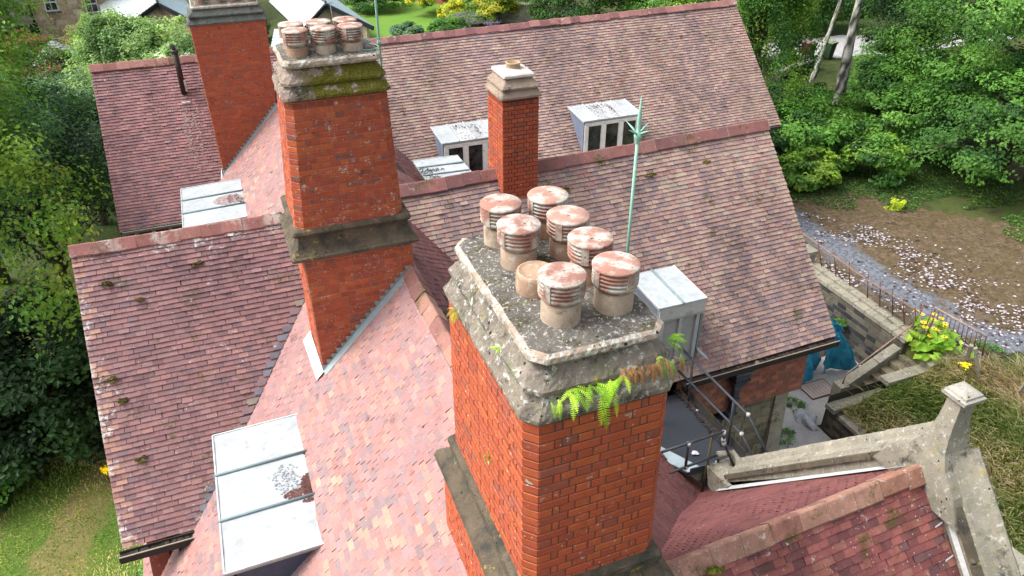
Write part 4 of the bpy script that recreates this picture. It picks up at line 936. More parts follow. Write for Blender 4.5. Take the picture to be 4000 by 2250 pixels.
# fallen pale petals and clods: too many to count
rng = np.random.default_rng(8); mb = MB(); n = 7000
x = rng.uniform(17.3, 27, n*3); y = rng.uniform(8.5, 20, n*3); k_ = x*.72+y*.62
u_ = x-18.75-.55*np.maximum(13-y, 0)
d_ = np.exp(-((u_-1.6)/.75)**2)+np.exp(-((u_+1.1)/.4)**2)*.8+np.exp(-((u_-.2)/.8)**2)*.16+.03; cl = vnoise(x*1.6, y*1.6, 4)
kp = rng.random(n*3) < d_*np.clip((cl-.28)*2.4, 0, 1)*1.3; kp &= (k_ < 26.5) & (y > 11.0-.55*(x-17.4)); x = x[kp][:n]; y = y[kp][:n]
for px_, py_ in zip(x, y):
    s_ = rng.uniform(.016, .055)*(1.5 if rng.random() < .06 else 1); a_ = rng.uniform(0, 6.28); z_ = DRIVE+.075+rng.uniform(0, .02)
    z_ = float(hgt(np.array(px_), np.array(py_)))+.045
    c_ = [C(228, 220, 228), C(204, 196, 202), C(92, 66, 58), C(112, 84, 66), C(70, 52, 48)][rng.choice(5, p=[.34, .16, .2, .15, .15])]
    m_ = 6; vs = [(px_+s_*math.cos(a_+2*math.pi*q/m_)*rng.uniform(.5, 1.4), py_+s_*math.sin(a_+2*math.pi*q/m_)*rng.uniform(.4, 1.2), z_) for q in range(m_)]
    mb.add(vs, [tuple(range(m_))], c_)
tag(mb.build('leaf_litter', M_PLAIN), 'pale petals and brown leaf litter scattered over the driveway', 'leaf litter', kind='stuff')
# courtyard floor
def conc_mat():
    m, t, b = mat_new('courtyard_concrete'); g = NG(t)
    c = g.mix(g.ramp(g.noise(.9, 5, .7), .3, .7), C(176, 176, 176), C(226, 222, 218)); c = g.mix(g.ramp(g.noise(5, 6, .75, off=(2, 2, 2)), .58, .72, 0, .7), c, C(128, 112, 104))
    c = g.mix(g.ramp(g.noise(1.1, 5, .7, off=(7, 1, 2)), .62, .68), c, C(96, 80, 66)); c = g.mix(g.ramp(g.noise(30, 4, .8), .4, .8, 0, .4), c, C(110, 106, 102))
    g.l(c, b.inputs['Base Color']); b.inputs['Roughness'].default_value = .9; g.l(g.bump(g.noise(30, 5, .8), .4, .01), b.inputs['Normal']); return m
v, f = grid_mesh(np.arange(5.8, 16.7, .35), np.arange(1.2, 18.6, .35), lambda X, Y: FLOOR+(vnoise(X, Y, 3)-.5)*.03)
f = [q for q in f if v[q[2]][0] < 13.69 or v[q[0]][1] > 11.4]
sheet('courtyard', v, f, conc_mat())
# manhole cover
mb = MB(); mb.box((14.55, 12.93, FLOOR+.02), (.85, .6, .03), rz=.0, col=C(214, 196, 188)); mb.box((14.55, 12.93, FLOOR+.012), (.92, .67, .03), col=C(96, 84, 78))
for q in range(7): mb.box((14.2+q*.115, 12.93, FLOOR+.038), (.04, .5, .004), col=C(196, 176, 168))
tag(mb.build('manhole_cover', M_PLAIN, base=(14.55, 12.93, FLOOR)), 'square rust stained manhole cover in the courtyard beside the blue sheet', 'manhole cover')

# retaining wall
RW = thing('retaining_wall', 'dark coursed stone retaining wall with a pale coping below the rusty railing', 'wall', (16.7, 15.0, FLOOR))
mb = MB(); ashlar(mb, (16.55, 18.5, FLOOR-.05), (16.55, 12.25, FLOOR-.05), 1.62, (-1, 0, 0), 17, rowh=.17, bl=.36, pal=(C(92, 92, 90), C(76, 78, 80), C(112, 108, 98), C(66, 68, 72), C(124, 120, 106)), mort=C(150, 146, 132))
mb.box((16.78, 15.4, FLOOR+.75), (.44, 6.3, 1.6), col=C(110, 106, 98)); mb.build('wall', m_tint('dark_rubble', .25, 3, 40, moss=.25, dark=.35, rough=.95, bump=.6), RW)
mb = MB(); rng = random.Random(4)
y_ = 12.2
while y_ < 18.4:
    l_ = rng.uniform(.45, .62); mb.box((16.72, y_+l_/2, FLOOR+1.68), (.42, l_-.012, .14), col=np.array(C(190, 186, 164))*rng.uniform(.85, 1.1)); mb.box((16.9, y_+l_/2, FLOOR+1.78), (.26, l_-.012, .1), col=np.array(C(176, 172, 152))*rng.uniform(.85, 1.1)); y_ += l_
mb.build('coping', M_COPE, RW, bevel=.012)
mb = MB(); mb.box((16.75, 16.75, -12.45), (.40, .4, .36), col=C(170, 172, 160)); mb.box((16.75, 16.75, -12.22), (.50, .50, .12), col=C(206, 206, 192)); mb.add([(16.5, 16.5, -12.16), (17., 16.5, -12.16), (17., 17., -12.16), (16.5, 17., -12.16), (16.75, 16.75, -12.06)], [(0, 1, 4), (1, 2, 4), (2, 3, 4), (3, 0, 4)], C(210, 212, 198)); mb.build('pier', M_COPE, RW)
mb = MB(); ashlar(mb, (10.9, 18.4, FLOOR), (16.6, 18.4, FLOOR), 1.6, (0, -1, 0), 18, rowh=.17, bl=.36, pal=(C(118, 116, 110), C(98, 98, 98))); mb.build('wall', M_ASHT, RW)
# rusty railing on the wall
RL = thing('railing', 'rusty leaning railing with torn wire mesh along the retaining wall', 'railing', (17.0, 14.5, -12.6))
RC = C(150, 104, 84)
mb = MB(); mb.tube([(16.75, 19.0, -11.74), (16.66, 16.37, -11.72), (16.55, 14.2, -11.74), (16.72, 12.25, -11.80)], .022, 7, C(176, 140, 118)); mb.build('top_rail', M_RUST, RL)
for k, y_ in enumerate((18.2, 17.2, 16.2, 15.55, 14.95, 14.2, 13.7, 13.2, 12.75, 12.3)):
    mb = MB(); xt = 16.66+.1*math.sin(y_); mb.tube([(17.02, y_, -12.7), (xt-.02, y_+.02, -11.66)], .016, 6, RC); mb.build('post', M_RUST, RL)
mb = MB()
for k in range(30):
    t = k/29; ya, yb = 13.95-1.5*t, 13.95-1.5*(t+.17)
    for s_ in (0, 1):
        a_ = (16.95, ya, -12.6) if s_ else (16.68, ya, -11.8); b_ = (16.68, yb, -11.8) if s_ else (16.95, yb, -12.6); mb.bar(a_, b_, .005, .005, C(120, 112, 104))
mb.build('wire_mesh', M_RUST, RL)
for y_ in (12.12, 12.0, 12.42):
    mb = MB(); mb.tube([(17.0, y_, -12.6), (17.05, y_, -11.75)], .02, 6, RC); mb.build('post', M_RUST, RL)
# steps down to the courtyard
ST = thing('stone_steps', 'flight of worn stone steps down into the courtyard between two sloping side walls', 'steps', (15.9, 11.95, FLOOR))
SC = C(146, 142, 130)
for k in range(8):
    mb = MB(); x_ = 14.95+k*.262; z_ = FLOOR+.17*(k+1); mb.box((x_+.18+.6, 11.93, z_-.085-.0), (.36+1.2, .86, .165), col=np.array(SC)*random.Random(k).uniform(.85, 1.05)); mb.build('step', M_ASH, ST, bevel=.012)
mb = MB()
def slopewall(mb, x0, x1, z0, z1, y, w_, zb, cope, body):
    pts = [(x0, y-w_/2, zb), (x1, y-w_/2, zb), (x1, y-w_/2, z1), (x0, y-w_/2, z0)]; mb.poly(pts, w_, (0, -1, 0), body)
    L = math.hypot(x1-x0, z1-z0); U = nrm((x1-x0, 0, z1-z0)); N = V(-U[2], 0, U[0]); k = max(1, int(L/.8))
    for q in range(k):
        c = V(x0, y, z0)+U*(q+.5)*L/k+N*.06; mb.box(c, (L/k-.01, w_+.06, .12), ax=(U, (0, 1, 0), N), col=cope)
slopewall(mb, 14.92, 16.95, -13.98, -12.93, 12.42, .22, FLOOR, C(176, 170, 150), C(120, 116, 100))
mb.box((14.82, 12.42, FLOOR+.26), (.30, .34, .52), col=C(150, 146, 116)); mb.box((17.05, 12.42, -12.84), (.42, .42, .2), col=C(190, 186, 164)); mb.box((17.05, 12.42, -13.2), (.34, .34, .6), col=C(130, 126, 110))
tag(mb.build('side_wall', M_COPE, ST, bevel=.015), 'sloping side wall with square end blocks')
mb = MB(); mb.tube([(14.86, 12.42, FLOOR+.5), (14.88, 12.42, -13.62), (14.98, 12.42, -13.5), (16.85, 12.44, -12.42), (17.0, 12.44, -12.38), (17.05, 12.44, -12.5), (17.05, 12.44, -12.76)], .022, 8, C(190, 156, 136))
for x_ in (15.5, 16.2): mb.tube([(x_, 12.42, -13.62+(x_-14.9)*.55+.0), (x_, 12.42, -13.2+(x_-14.98)*.578-.28)], .014, 6, RC)
tag(mb.build('handrail', M_RUST, ST), 'flaking pink painted pipe handrail')
# stepped parapet between steps and grass bank
PW = thing('parapet_wall', 'low stepped stone parapet holding back the long grass', 'wall', (15.5, 11.45, FLOOR))
mb = MB(); cc_ = C(176, 172, 152)
ashlar(mb, (13.55, 11.5, FLOOR), (13.55, 3.0, FLOOR), .70, (-1, 0, 0), 21, rowh=.13, bl=.26, pal=(C(90, 86, 80), C(110, 100, 88), C(78, 76, 74), C(124, 116, 98)), mort=C(66, 60, 54))
ashlar(mb, (17.0, 11.62, FLOOR), (13.55, 11.62, FLOOR), 1.1, (0, 1, 0), 22, rowh=.14, bl=.3, pal=(C(110, 104, 92), C(96, 92, 84)), mort=C(66, 60, 54))
mb.box((13.75, 11.3, FLOOR+.37), (.36, .6, .74), col=C(100, 94, 84)); mb.build('wall', M_ASHT, PW)
mb = MB()
for a_, b_, z_, h_ in ((13.5, 15.35, -13.62, .15), (15.2, 16.75, -13.18, .15), (16.6, 17.25, -13.02, .15)):
    n_ = max(1, round((b_-a_)/.8))
    for q in range(n_): mb.box((a_+(q+.5)*(b_-a_)/n_, 11.46, z_), ((b_-a_)/n_-.01, .34, h_), col=np.array(cc_)*random.Random(q+int(a_*9)).uniform(.88, 1.06))
mb.box((17.5, 11.42, -12.98), (.75, .44, .32), col=C(184, 180, 160))
for q in range(9): mb.box((13.70+.1*math.sin(q), 10.75-q*.78, FLOOR+.74), (.38, .76, .12), col=np.array(C(162, 152, 124))*random.Random(q).uniform(.85, 1.06))
mb.build('coping', M_COPE, PW, bevel=.015)
# flagstones of a wall top in the lower right corner
FW = MB(); 
for q in range(4): FW.box((12.45+.32*q*.0+.16*q, 5.55-q*.62, -12.35), (.62, .6, .14), rz=.12, col=np.array(C(170, 162, 140))*random.Random(q).uniform(.85, 1.08))
FW.box((12.7, 4.6, -13.5), (.5, 2.6, 2.16), rz=.2, col=C(120, 112, 98))
tag(FW.build('stone_wall', M_COPE, base=(12.7, 4.6, -14.6), bevel=.015), 'low wall of flat stones below the gable coping in the lower right corner', 'wall')
# round headed stones beside the fire escape
for q, (c_, l_, r_, lb) in enumerate((((10.55, 10.55, -12.95), .62, .23, 'uppermost mossy round topped stone beside the fire escape stair'), ((10.55, 10.02, -13.22), .5, .2, 'middle mossy round topped stone, partly behind the lowest one'), ((10.85, 9.72, -13.22), .62, .25, 'lowest and largest mossy round topped stone behind the gable coping'))):
    mb = MB(); u_ = nrm((.94, -.2, -.05)); s_ = nrm(np.cross(u_, (0, 0, 1))); zz = V(0, 0, 1); n_ = 12; vs = []
    for e in (-.5, .5):
        for t in range(n_+1):
            a_ = math.pi*t/n_; vs.append(V(*c_)+u_*l_*e+s_*r_*math.cos(a_)+zz*r_*math.sin(a_))
        vs += [V(*c_)+u_*l_*e-s_*r_-zz*1.5, V(*c_)+u_*l_*e+s_*r_-zz*1.5]
    m_ = n_+3; f_ = [(t, (t+1) % m_, m_+(t+1) % m_, m_+t) for t in range(m_)]+[tuple(range(m_-1, -1, -1)), tuple(range(m_, 2*m_))]
    mb.add(vs, f_, C(178, 168, 120)); tag(mb.build('round_topped_stone', M_ASH, base=(c_[0], c_[1], FLOOR)), lb, 'stone')
# ---------------------------------------------------------------- fire escape
FE = thing('fire_escape', 'grey metal fire escape landing with black pipe handrails over the dark roof slope', 'fire escape', (7.1, 9.0, FLOOR))
mb = MB(); mb.poly([(6.1, 8.55, -10.02), (6.42, 7.98, -10.02), (7.58, 7.90, -10.02), (7.50, 9.92, -10.02), (6.1, 9.92, -10.02)], .05, (0, 0, 1), C(62, 66, 74))
def deck_mat():
    m, t, b = mat_new('chequer_plate'); g = NG(t); c = g.attr(); k = g.vor(60, vec=g.scaled((1, .5, 1)))
    c = g.mix(g.ramp(g.noise(3, 5), .35, .7, 0, .35), c, C(70, 74, 84)); g.l(c, b.inputs['Base Color']); b.inputs['Roughness'].default_value = .8; g.l(g.bump(g.ramp(k, .2, .35), .6, .004), b.inputs['Normal']); return m
M_DECK = deck_mat(); mb.build('deck', M_DECK, FE)
mb = MB(); mb.poly([(6.05, 8.62, -10.005), (6.44, 7.98, -10.005), (6.74, 7.96, -10.005), (6.25, 8.85, -10.005)], .02, (0, 0, 1), C(206, 224, 232)); tag(mb.build('plate', M_DECK, FE), 'bright galvanised edge plate')
mb = MB(); mb.box((7.56, 8.95, -9.93), (.012, 2.1, .2), col=C(78, 76, 74)); mb.bar((6.45, 7.95, -9.98), (7.1, 7.92, -9.98), .012, .16, C(96, 106, 120)); mb.build('kick_plate', M_IRON, FE)
rng = random.Random(6)
mb = MB()
for q in range(700): 
    y_ = rng.uniform(8.0, 10.0); x_ = 7.5-abs(rng.gauss(0, .05))-.02; s_ = rng.uniform(.01, .02); mb.box((x_, y_, -10.0+s_/2), (s_*2, s_, s_), rz=rng.uniform(0, 3), col=np.array(C(70, 66, 66))*rng.uniform(.5, 1.6))
tag(mb.build('debris', M_PLAIN, FE), 'black gravel gathered along the edge of the landing', kind='stuff')
PC, FIT = C(74, 80, 88), C(226, 226, 222)
def pipe(name, pts, fits=(), r=.024, c=PC):
    mb = MB(); mb.tube(pts, r, 8, c)
    for p in fits: mb.tube([V(*p)-V(0, 0, .035), V(*p)+V(0, 0, .035)], .036, 8, FIT)
    return mb.build(name, M_IRON, FE)
yt = lambda z: z
pipe('handrail', [(7.40, 10.0, -8.93), (7.46, 7.92, -8.95), (7.75, 7.15, -9.9)], [(7.46, 7.92, -8.95)])
pipe('handrail', [(7.42, 10.0, -9.5), (7.50, 8.02, -9.5), (7.74, 7.3, -10.3)], [(7.50, 8.02, -9.5)])
for y_ in (9.62, 8.3): pipe('post', [(7.5, y_, -10.3), (7.43, y_, -8.95)], [])
pipe('handrail', [(5.6, 7.68, -8.95), (6.83, 7.72, -8.95)], [(6.12, 7.69, -8.97), (6.83, 7.72, -8.98)])
pipe('handrail', [(5.8, 7.66, -9.48), (6.80, 7.72, -9.48)], [(6.8, 7.72, -9.5)])
pipe('post', [(6.12, 7.69, -8.95), (6.13, 7.69, -9.5)], [(6.13, 7.69, -9.5)])
pipe('post', [(6.62, 7.74, -8.95), (6.62, 7.74, -10.4)], c=C(104, 100, 72))
pipe('handrail', [(6.83, 7.72, -8.98), (6.86, 7.72, -9.2), (7.02, 7.3, -9.8)], [(6.85, 7.72, -9.15), (6.86, 7.7, -9.22)])
pipe('handrail', [(6.80, 7.72, -9.5), (6.82, 7.70, -9.7), (7.0, 7.25, -10.3)], [(6.81, 7.72, -9.68)])
pipe('post', [(6.95, 7.55, -9.4), (6.96, 7.5, -10.8)], c=C(104, 100, 72))
pipe('post', [(7.72, 7.28, -9.8), (7.72, 7.28, -11.2)], c=C(104, 100, 72))
pipe('handrail', [(5.9, 9.55, -8.95), (6.45, 9.5, -8.95)], [(6.45, 9.5, -8.95)]); pipe('handrail', [(5.9, 9.5, -9.5), (6.3, 9.45, -9.5)], [(6.32, 9.45, -9.45), (6.32, 9.45, -9.35)])
pipe('post', [(6.43, 9.48, -8.95), (6.4, 9.45, -10.0)], [(6.4, 9.45, -9.98)])
mb = MB()
for k in range(11):
    mb.box((7.42, 7.78-k*.2, -10.2-k*.19), (.75, .2, .03), col=C(84, 90, 98))
mb.bar((7.02, 7.9, -10.1), (7.02, 5.8, -12.1), .04, .2, C(120, 130, 110)); mb.bar((7.82, 7.9, -10.1), (7.82, 5.8, -12.1), .04, .2, C(120, 130, 110))
for x_, y_ in ((6.5, 9.8), (7.45, 9.8), (7.1, 8.0)): mb.box((x_, y_, -12.2), (.08, .08, 4.3), col=C(84, 84, 84))
mb.build('stair', M_IRON, FE)
pipe('handrail', [(9.4, 8.5, -13.0), (10.2, 8.5, -13.0), (10.5, 8.2, -13.3)], [(10.2, 8.5, -13.0)]); pipe('post', [(9.9, 8.5, -13.0), (9.9, 8.5, -14.3)])
tag(pipe('brace', [(9.0, 9.6, -12.2), (10.1, 9.2, -13.8)], r=.05, c=C(132, 158, 124)), 'mossy green steel channel')
# scraps of white paper
def scrap(c, s_, lb, seed):
    rng = random.Random(seed); mb = MB(); n_ = 8; vs = [(c[0]+s_*math.cos(2*math.pi*q/n_)*rng.uniform(.6, 1.2), c[1]+s_*math.sin(2*math.pi*q/n_)*rng.uniform(.5, 1.1), c[2]+rng.uniform(0, .02)) for q in range(n_)]
    mb.add(vs+[(c[0], c[1], c[2]+.03)], [(q, (q+1) % n_, n_) for q in range(n_)], C(246, 248, 252)); tag(mb.build('paper_scrap', M_PLAIN, base=c), lb, 'litter')
scrap((6.80, 8.32, -9.985), .075, 'white scrap of paper lying in the middle of the fire escape landing', 1)
scrap((6.46, 9.15, -9.985), .06, 'crumpled white scrap beside the back post of the fire escape landing', 2)
scrap((6.36, 8.85, -9.985), .04, 'small white scrap near the galvanised edge of the landing', 3)
scrap((7.47, 9.3, -9.98), .03, 'tiny white scrap against the kick plate by the tile hung wall', 4)
# ---------------------------------------------------------------- blue tarpaulin
def tarp_mat():
    m, t, b = mat_new('blue_plastic_sheet'); g = NG(t); c = g.mix(g.ramp(g.noise(3, 5), .3, .7), C(22, 128, 168, .75), C(70, 178, 208, .75)); c = g.mix(g.ramp(g.noise(14, 5, .8), .6, .7, 0, .5), c, C(120, 160, 170))
    g.l(c, b.inputs['Base Color']); b.inputs['Roughness'].default_value = .38; g.l(g.bump(g.noise(9, 5, .6), .8, .05), b.inputs['Normal']); return m
M_TARP = tarp_mat()
TP = thing('tarpaulin', 'bright blue plastic sheet draped in the courtyard corner behind the right wing', 'tarpaulin', (14.6, 13.5, FLOOR))
def sheetmesh(top, bot, nu, nv, seed, amp=1.0):
    top, bot = np.array(top, float), np.array(bot, float)
    t = np.linspace(0, 1, nu); s_ = np.linspace(0, 1, nv); ip = lambda P, t: np.stack([np.interp(t, np.linspace(0, 1, len(P)), P[:, k]) for k in range(3)], -1)
    A = ip(top, t)[None]*(1-s_[:, None, None])+ip(bot, t)[None]*s_[:, None, None]; S_, T = np.meshgrid(s_, t, indexing='ij')
    fold = (np.sin(T*15+np.sin(S_*3+seed)*1.4)*.04+np.sin(T*37+S_*5+seed)*.02+(vnoise(T*9+seed, S_*7, 2)-.5)*.10)*amp*np.clip(S_*3, .15, 1)
    A[..., 1] -= fold; A[..., 0] += fold*.5; A[..., 2] += fold*.3
    v = A.reshape(-1, 3); return v, [(i*nu+j, i*nu+j+1, (i+1)*nu+j+1, (i+1)*nu+j) for i in range(nv-1) for j in range(nu-1)]
mb = MB(); v, f = sheetmesh([(13.55, 13.35, -12.7), (14.2, 13.35, -12.75), (14.88, 13.4, -12.75)], [(14.02, 13.5, -14.36), (14.2, 13.2, -14.38), (14.75, 13.5, -14.37), (15.15, 13.75, -14.37)], 30, 20, 1, 1.2); mb.add(v, f, C(80, 190, 224), 0, True)
tag(mb.build('sheet', M_TARP, TP), 'darker flat hanging half of the sheet')
mb = MB(); v, f = sheetmesh([(15.0, 13.4, -12.7), (15.1, 13.4, -12.62), (15.25, 13.45, -12.75), (15.45, 13.45, -12.95)], [(15.0, 13.45, -14.37), (15.5, 13.6, -14.36), (15.9, 13.3, -14.37), (16.35, 13.15, -14.36)], 30, 22, 5, 1.3); mb.add(v, f, C(70, 170, 206), 0, True)
v, f = sheetmesh([(14.6, 13.35, -12.3), (14.85, 13.4, -12.25), (15.1, 13.4, -12.45)], [(14.75, 13.3, -12.85), (15.0, 13.3, -12.95), (15.4, 13.4, -12.85)], 24, 14, 8, 1.8); mb.add(v, f, C(96, 200, 226), 0, True)
tag(mb.build('sheet', M_TARP, TP), 'lighter crumpled half of the sheet spread towards the steps')
mb = MB(); mb.box((14.96, 13.5, -13.2), (.25, .1, 1.0), col=C(206, 176, 158)); mb.box((14.3, 14.1, -13.6), (1.0, .8, 1.5), col=C(60, 60, 60)); mb.build('frame_board', M_WOOD, TP)
# crumpled pale sack
mb = MB(); rng = np.random.default_rng(2); th = np.linspace(0, 2*np.pi, 40, endpoint=False); vs = []
for i, (r_, z_) in enumerate(((.30, 0), (.28, .08), (.24, .15), (.17, .21), (.09, .24), (.01, .25))):
    for q, a_ in enumerate(th):
        n_ = 1+.25*math.sin(a_*3+i)+.14*math.sin(a_*9+i*2)+.1*rng.random(); vs.append((13.35+r_*n_*math.cos(a_)*.75, 11.95+r_*n_*math.sin(a_)*1.1, FLOOR+z_+.03*math.sin(a_*7+i)))
mb.add(vs, [(i*40+q, i*40+(q+1) % 40, (i+1)*40+(q+1) % 40, (i+1)*40+q) for i in range(5) for q in range(40)], C(214, 218, 226), 0, True)
tag(mb.build('plastic_sack', M_PLAIN, base=(13.35, 11.95, FLOOR)), 'crumpled pale grey sack against the corner of the parapet wall', 'sack')
# discarded railing panel leaning on the driveway edge
GP = thing('metal_barrier', 'loose rusty railing panel with a bare metal rail standing on the edge of the driveway', 'railing panel', (17.9, 11.7, -12.9))
def P3(a, b, t): return V(*a)+(V(*b)-V(*a))*t
tl, tr_, bl, br_ = (17.55, 12.42, -11.95), (17.72, 10.88, -11.95), (17.92, 12.60, -12.86), (18.15, 11.05, -12.86)
mb = MB(); mb.tube([tl, tr_], .028, 6, C(186, 160, 150)); mb.tube([P3(bl, tl, .12), P3(br_, tr_, .12)], .028, 6, C(206, 206, 216)); mb.build('rail', M_RUST, GP)
for k in range(13):
    t = k/12; mb = MB(); mb.tube([P3(tl, tr_, t), P3(P3(bl, tl, .12 if 0 < k < 12 else 0), P3(br_, tr_, .12 if 0 < k < 12 else 0), t)], .011 if 0 < k < 12 else .02, 6, C(150, 106, 100)); mb.build('bar', M_RUST, GP)
# leaning concrete posts
CP = thing('leaning_posts', 'pair of leaning concrete fence posts forming an upturned V at the end of the parapet', 'fence post', (17.5, 10.7, -13.1))
mb = MB(); mb.bar((17.45, 10.95, -13.35), (17.02, 10.72, -11.95), .10, .10, C(186, 176, 158)); mb.build('post', M_COPE, CP, bevel=.015)
mb = MB(); mb.bar((17.5, 10.35, -13.35), (17.05, 10.62, -11.97), .09, .09, C(170, 160, 144)); mb.build('post', M_COPE, CP, bevel=.015)
mb = MB(); mb.bar((17.78, 9.62, -13.3), (17.45, 9.25, -11.6), .09, .09, C(192, 180, 166)); tag(mb.build('concrete_post', M_COPE, base=(17.78, 9.6, -13.2), bevel=.015), 'single leaning concrete post at the right edge beyond the long grass', 'fence post')
# ---------------------------------------------------------------- wheelie bins and low walls at the back right
def bin_(p, body, lid, lb, rz):
    b = thing('wheelie_bin', lb, 'bin', p, 'wheelie bins by the lane', rz)
    w_, d_, h_ = .58, .72, 1.05
    mb = MB(); vs = [V(*p)+V(*q) for q in ((-w_*.38, -d_*.36, .06), (w_*.38, -d_*.36, .06), (w_*.38, d_*.3, .06), (-w_*.38, d_*.3, .06), (-w_/2, -d_/2, h_-.08), (w_/2, -d_/2, h_-.08), (w_/2, d_/2, h_-.08), (-w_/2, d_/2, h_-.08))]
    mb.add(vs, [(3, 2, 1, 0), (0, 1, 5, 4), (1, 2, 6, 5), (2, 3, 7, 6), (3, 0, 4, 7), (4, 5, 6, 7)], body); mb.box(V(*p)+V(0, -d_/2-.01, h_-.11), (w_+.04, .05, .06), col=np.array(body)*.8); mb.build('body', M_PLAIN, b, bevel=.02)
    mb = MB(); mb.box(V(*p)+V(0, 0, h_-.04), (w_+.06, d_+.08, .06), col=lid); mb.box(V(*p)+V(0, -.02, h_+.0), (w_*.7, d_*.6, .05), col=lid); mb.tube([V(*p)+V(-w_/2, d_/2+.04, h_-.06), V(*p)+V(w_/2, d_/2+.04, h_-.06)], .02, 6, lid); mb.build('lid', M_PLAIN, b, bevel=.015)
    for s_ in (-1, 1):
        mb = MB(); mb.tube([V(*p)+V(s_*.24, d_*.34, .11), V(*p)+V(s_*.30, d_*.34, .11)], .11, 12, C(40, 40, 42)); mb.build('wheel', M_PLAIN, b)
    return b
gz = lambda x, y: float(hgt(np.array(float(x)), np.array(float(y))))
bin_((32.35, 37.6, gz(32.35, 37.6)), C(64, 72, 90), C(70, 80, 100), 'dark blue wheelie bin, leftmost of the three in front of the lane', .3)
bin_((33.35, 36.9, gz(33.35, 36.9)), C(120, 70, 66), C(176, 136, 138), 'brown wheelie bin with a pinkish lid between the blue and the green one', .3)
bin_((34.5, 36.5, gz(34.5, 36.5)), C(66, 92, 62), C(150, 170, 130), 'green wheelie bin, rightmost of the three beside the thin birch', .3)
v, f = grid_mesh(np.arange(26, 50, .6), np.arange(35.6, 43, .6), hgt, dz=.03)
sheet('lane', v, [q for q in f if abs(v[q[0]][1]-(47.2-.25*v[q[0]][0])) < 2.3], m_tint('pale_gravel', .25, 2, 30, rough=.95, dark=.2))
for o in [bpy.data.objects['lane']]: 
    a_ = o.data.attributes['tint']; a_.data.foreach_set('color', np.tile(np.array([*C(196, 194, 196), 1], np.float32), len(o.data.vertices)))
GWp = thing('garden_wall', 'low dark stone wall with pale cracked coping in front of the wheelie bins', 'wall', (30.5, 34.7, -13.2))
mb = MB(); mb.bar((29.2, 36.1, -13.0), (32.4, 35.0, -13.0), .5, 1.3, C(96, 94, 90), upv=(0, 0, 1)); mb.bar((32.4, 35.0, -13.0), (28.6, 33.6, -13.0), .5, 1.3, C(80, 80, 78), upv=(0, 0, 1)); mb.build('wall', M_ASHT, GWp)
mb = MB(); rng = random.Random(1)
for a_, b_ in (((29.2, 36.1, -12.3), (32.4, 35.0, -12.3)), ((32.4, 35.0, -12.3), (28.6, 33.6, -12.3))):
    for q in range(7): mb.bar(P3(a_, b_, q/7+.01), P3(a_, b_, (q+1)/7-.01), .55, .1, np.array(C(176, 176, 168))*rng.uniform(.75, 1.15))
mb.build('coping', M_PLAIN, GWp)
# ================================================================ NEIGHBOURS
def facade_house():
    H = thing('stone_house', 'two storey buff stone house with white sash windows in the top left corner', 'house', (-14, 82, -18.2))
    mb = MB(); ashlar(mb, (-30, 82.5, -18.6), (-14.1, 81.6, -18.6), 14, (0, -1, 0), 31, rowh=.42, bl=.8, pal=(C(176, 168, 152), C(160, 152, 136), C(188, 180, 162)), mort=C(150, 142, 126))
    ashlar(mb, (-14.1, 81.5, -18.6), (-6.5, 79.2, -18.6), 14, (0, -1, 0), 32, rowh=.42, bl=.8, pal=(C(196, 176, 146), C(206, 186, 156), C(184, 160, 130), C(214, 198, 172)), mort=C(176, 160, 136))
    ashlar(mb, (-6.5, 79.6, -18.6), (-2.0, 84.0, -18.6), 14, (.3, -1, 0), 33, rowh=.42, bl=.8, pal=(C(150, 136, 114), C(140, 126, 106), C(160, 146, 122)), mort=C(120, 108, 92))
    mb.build('wall', M_ASHT, H)
    mb = MB(); mb.box((-14, 84, -6.5), (30, 10, 1), col=C(90, 96, 104)); mb.build('roof', M_SLATE, H)
    wl = C(240, 242, 244)
    for (cx, cy, cz, w_, h_) in ((-12.35, 80.85, -14.7, .95, 1.5), (-9.05, 79.85, -14.9, .95, 1.5), (-15.9, 81.5, -18.0, .55, .8), (-18.0, 81.7, -18.0, .55, .8), (-12.6, 80.9, -18.1, .9, .5)):
        mb = MB(); mb.box((cx, cy, cz), (w_+.1, .12, h_+.1), col=wl if w_ > .8 else C(170, 180, 190)); mb.box((cx, cy-.05, cz-h_/2-.1), (w_+.35, .25, .12), col=C(110, 108, 104)); o = mb.build('window', M_PLAIN, H)
        for sx in (-1, 1):
            for sz in (-1, 1):
                m2 = MB(); m2.box((cx+sx*w_*.24, cy-.07, cz+sz*h_*.24), (w_*.40, .03, h_*.38), col=C(52, 60, 76)); m2.build('pane', M_GLASS, o)
    mb = MB(); mb.tube([(-14.15, 81.2, -4.6), (-14.1, 81.2, -18.4)], .09, 8, C(40, 38, 40)); mb.build('drainpipe', M_PLAIN, H)
facade_house()
mb = MB(); mb.poly([(-19.5, 73.0, -17.6), (-13.6, 76.0, -17.9), (-13.4, 76.0, -15.6), (-14.6, 75.4, -15.4), (-19.5, 73.0, -17.2)], .1, (0.3, -1, 0), C(52, 40, 40)); mb.poly([(-14.4, 75.5, -18), (-13.2, 77, -18), (-13.2, 77, -15.6), (-14.4, 75.5, -15.5)], .1, (1, -1, 0), C(44, 36, 36))
tag(mb.build('shed', M_PLAIN, base=(-16, 74.5, -17.8)), 'dark slanting side of a shed below the stone house', 'shed')
M_SHEET = m_tint('pale_slate_roof', .06, 1.2, 10, rough=.45, bump=.1)
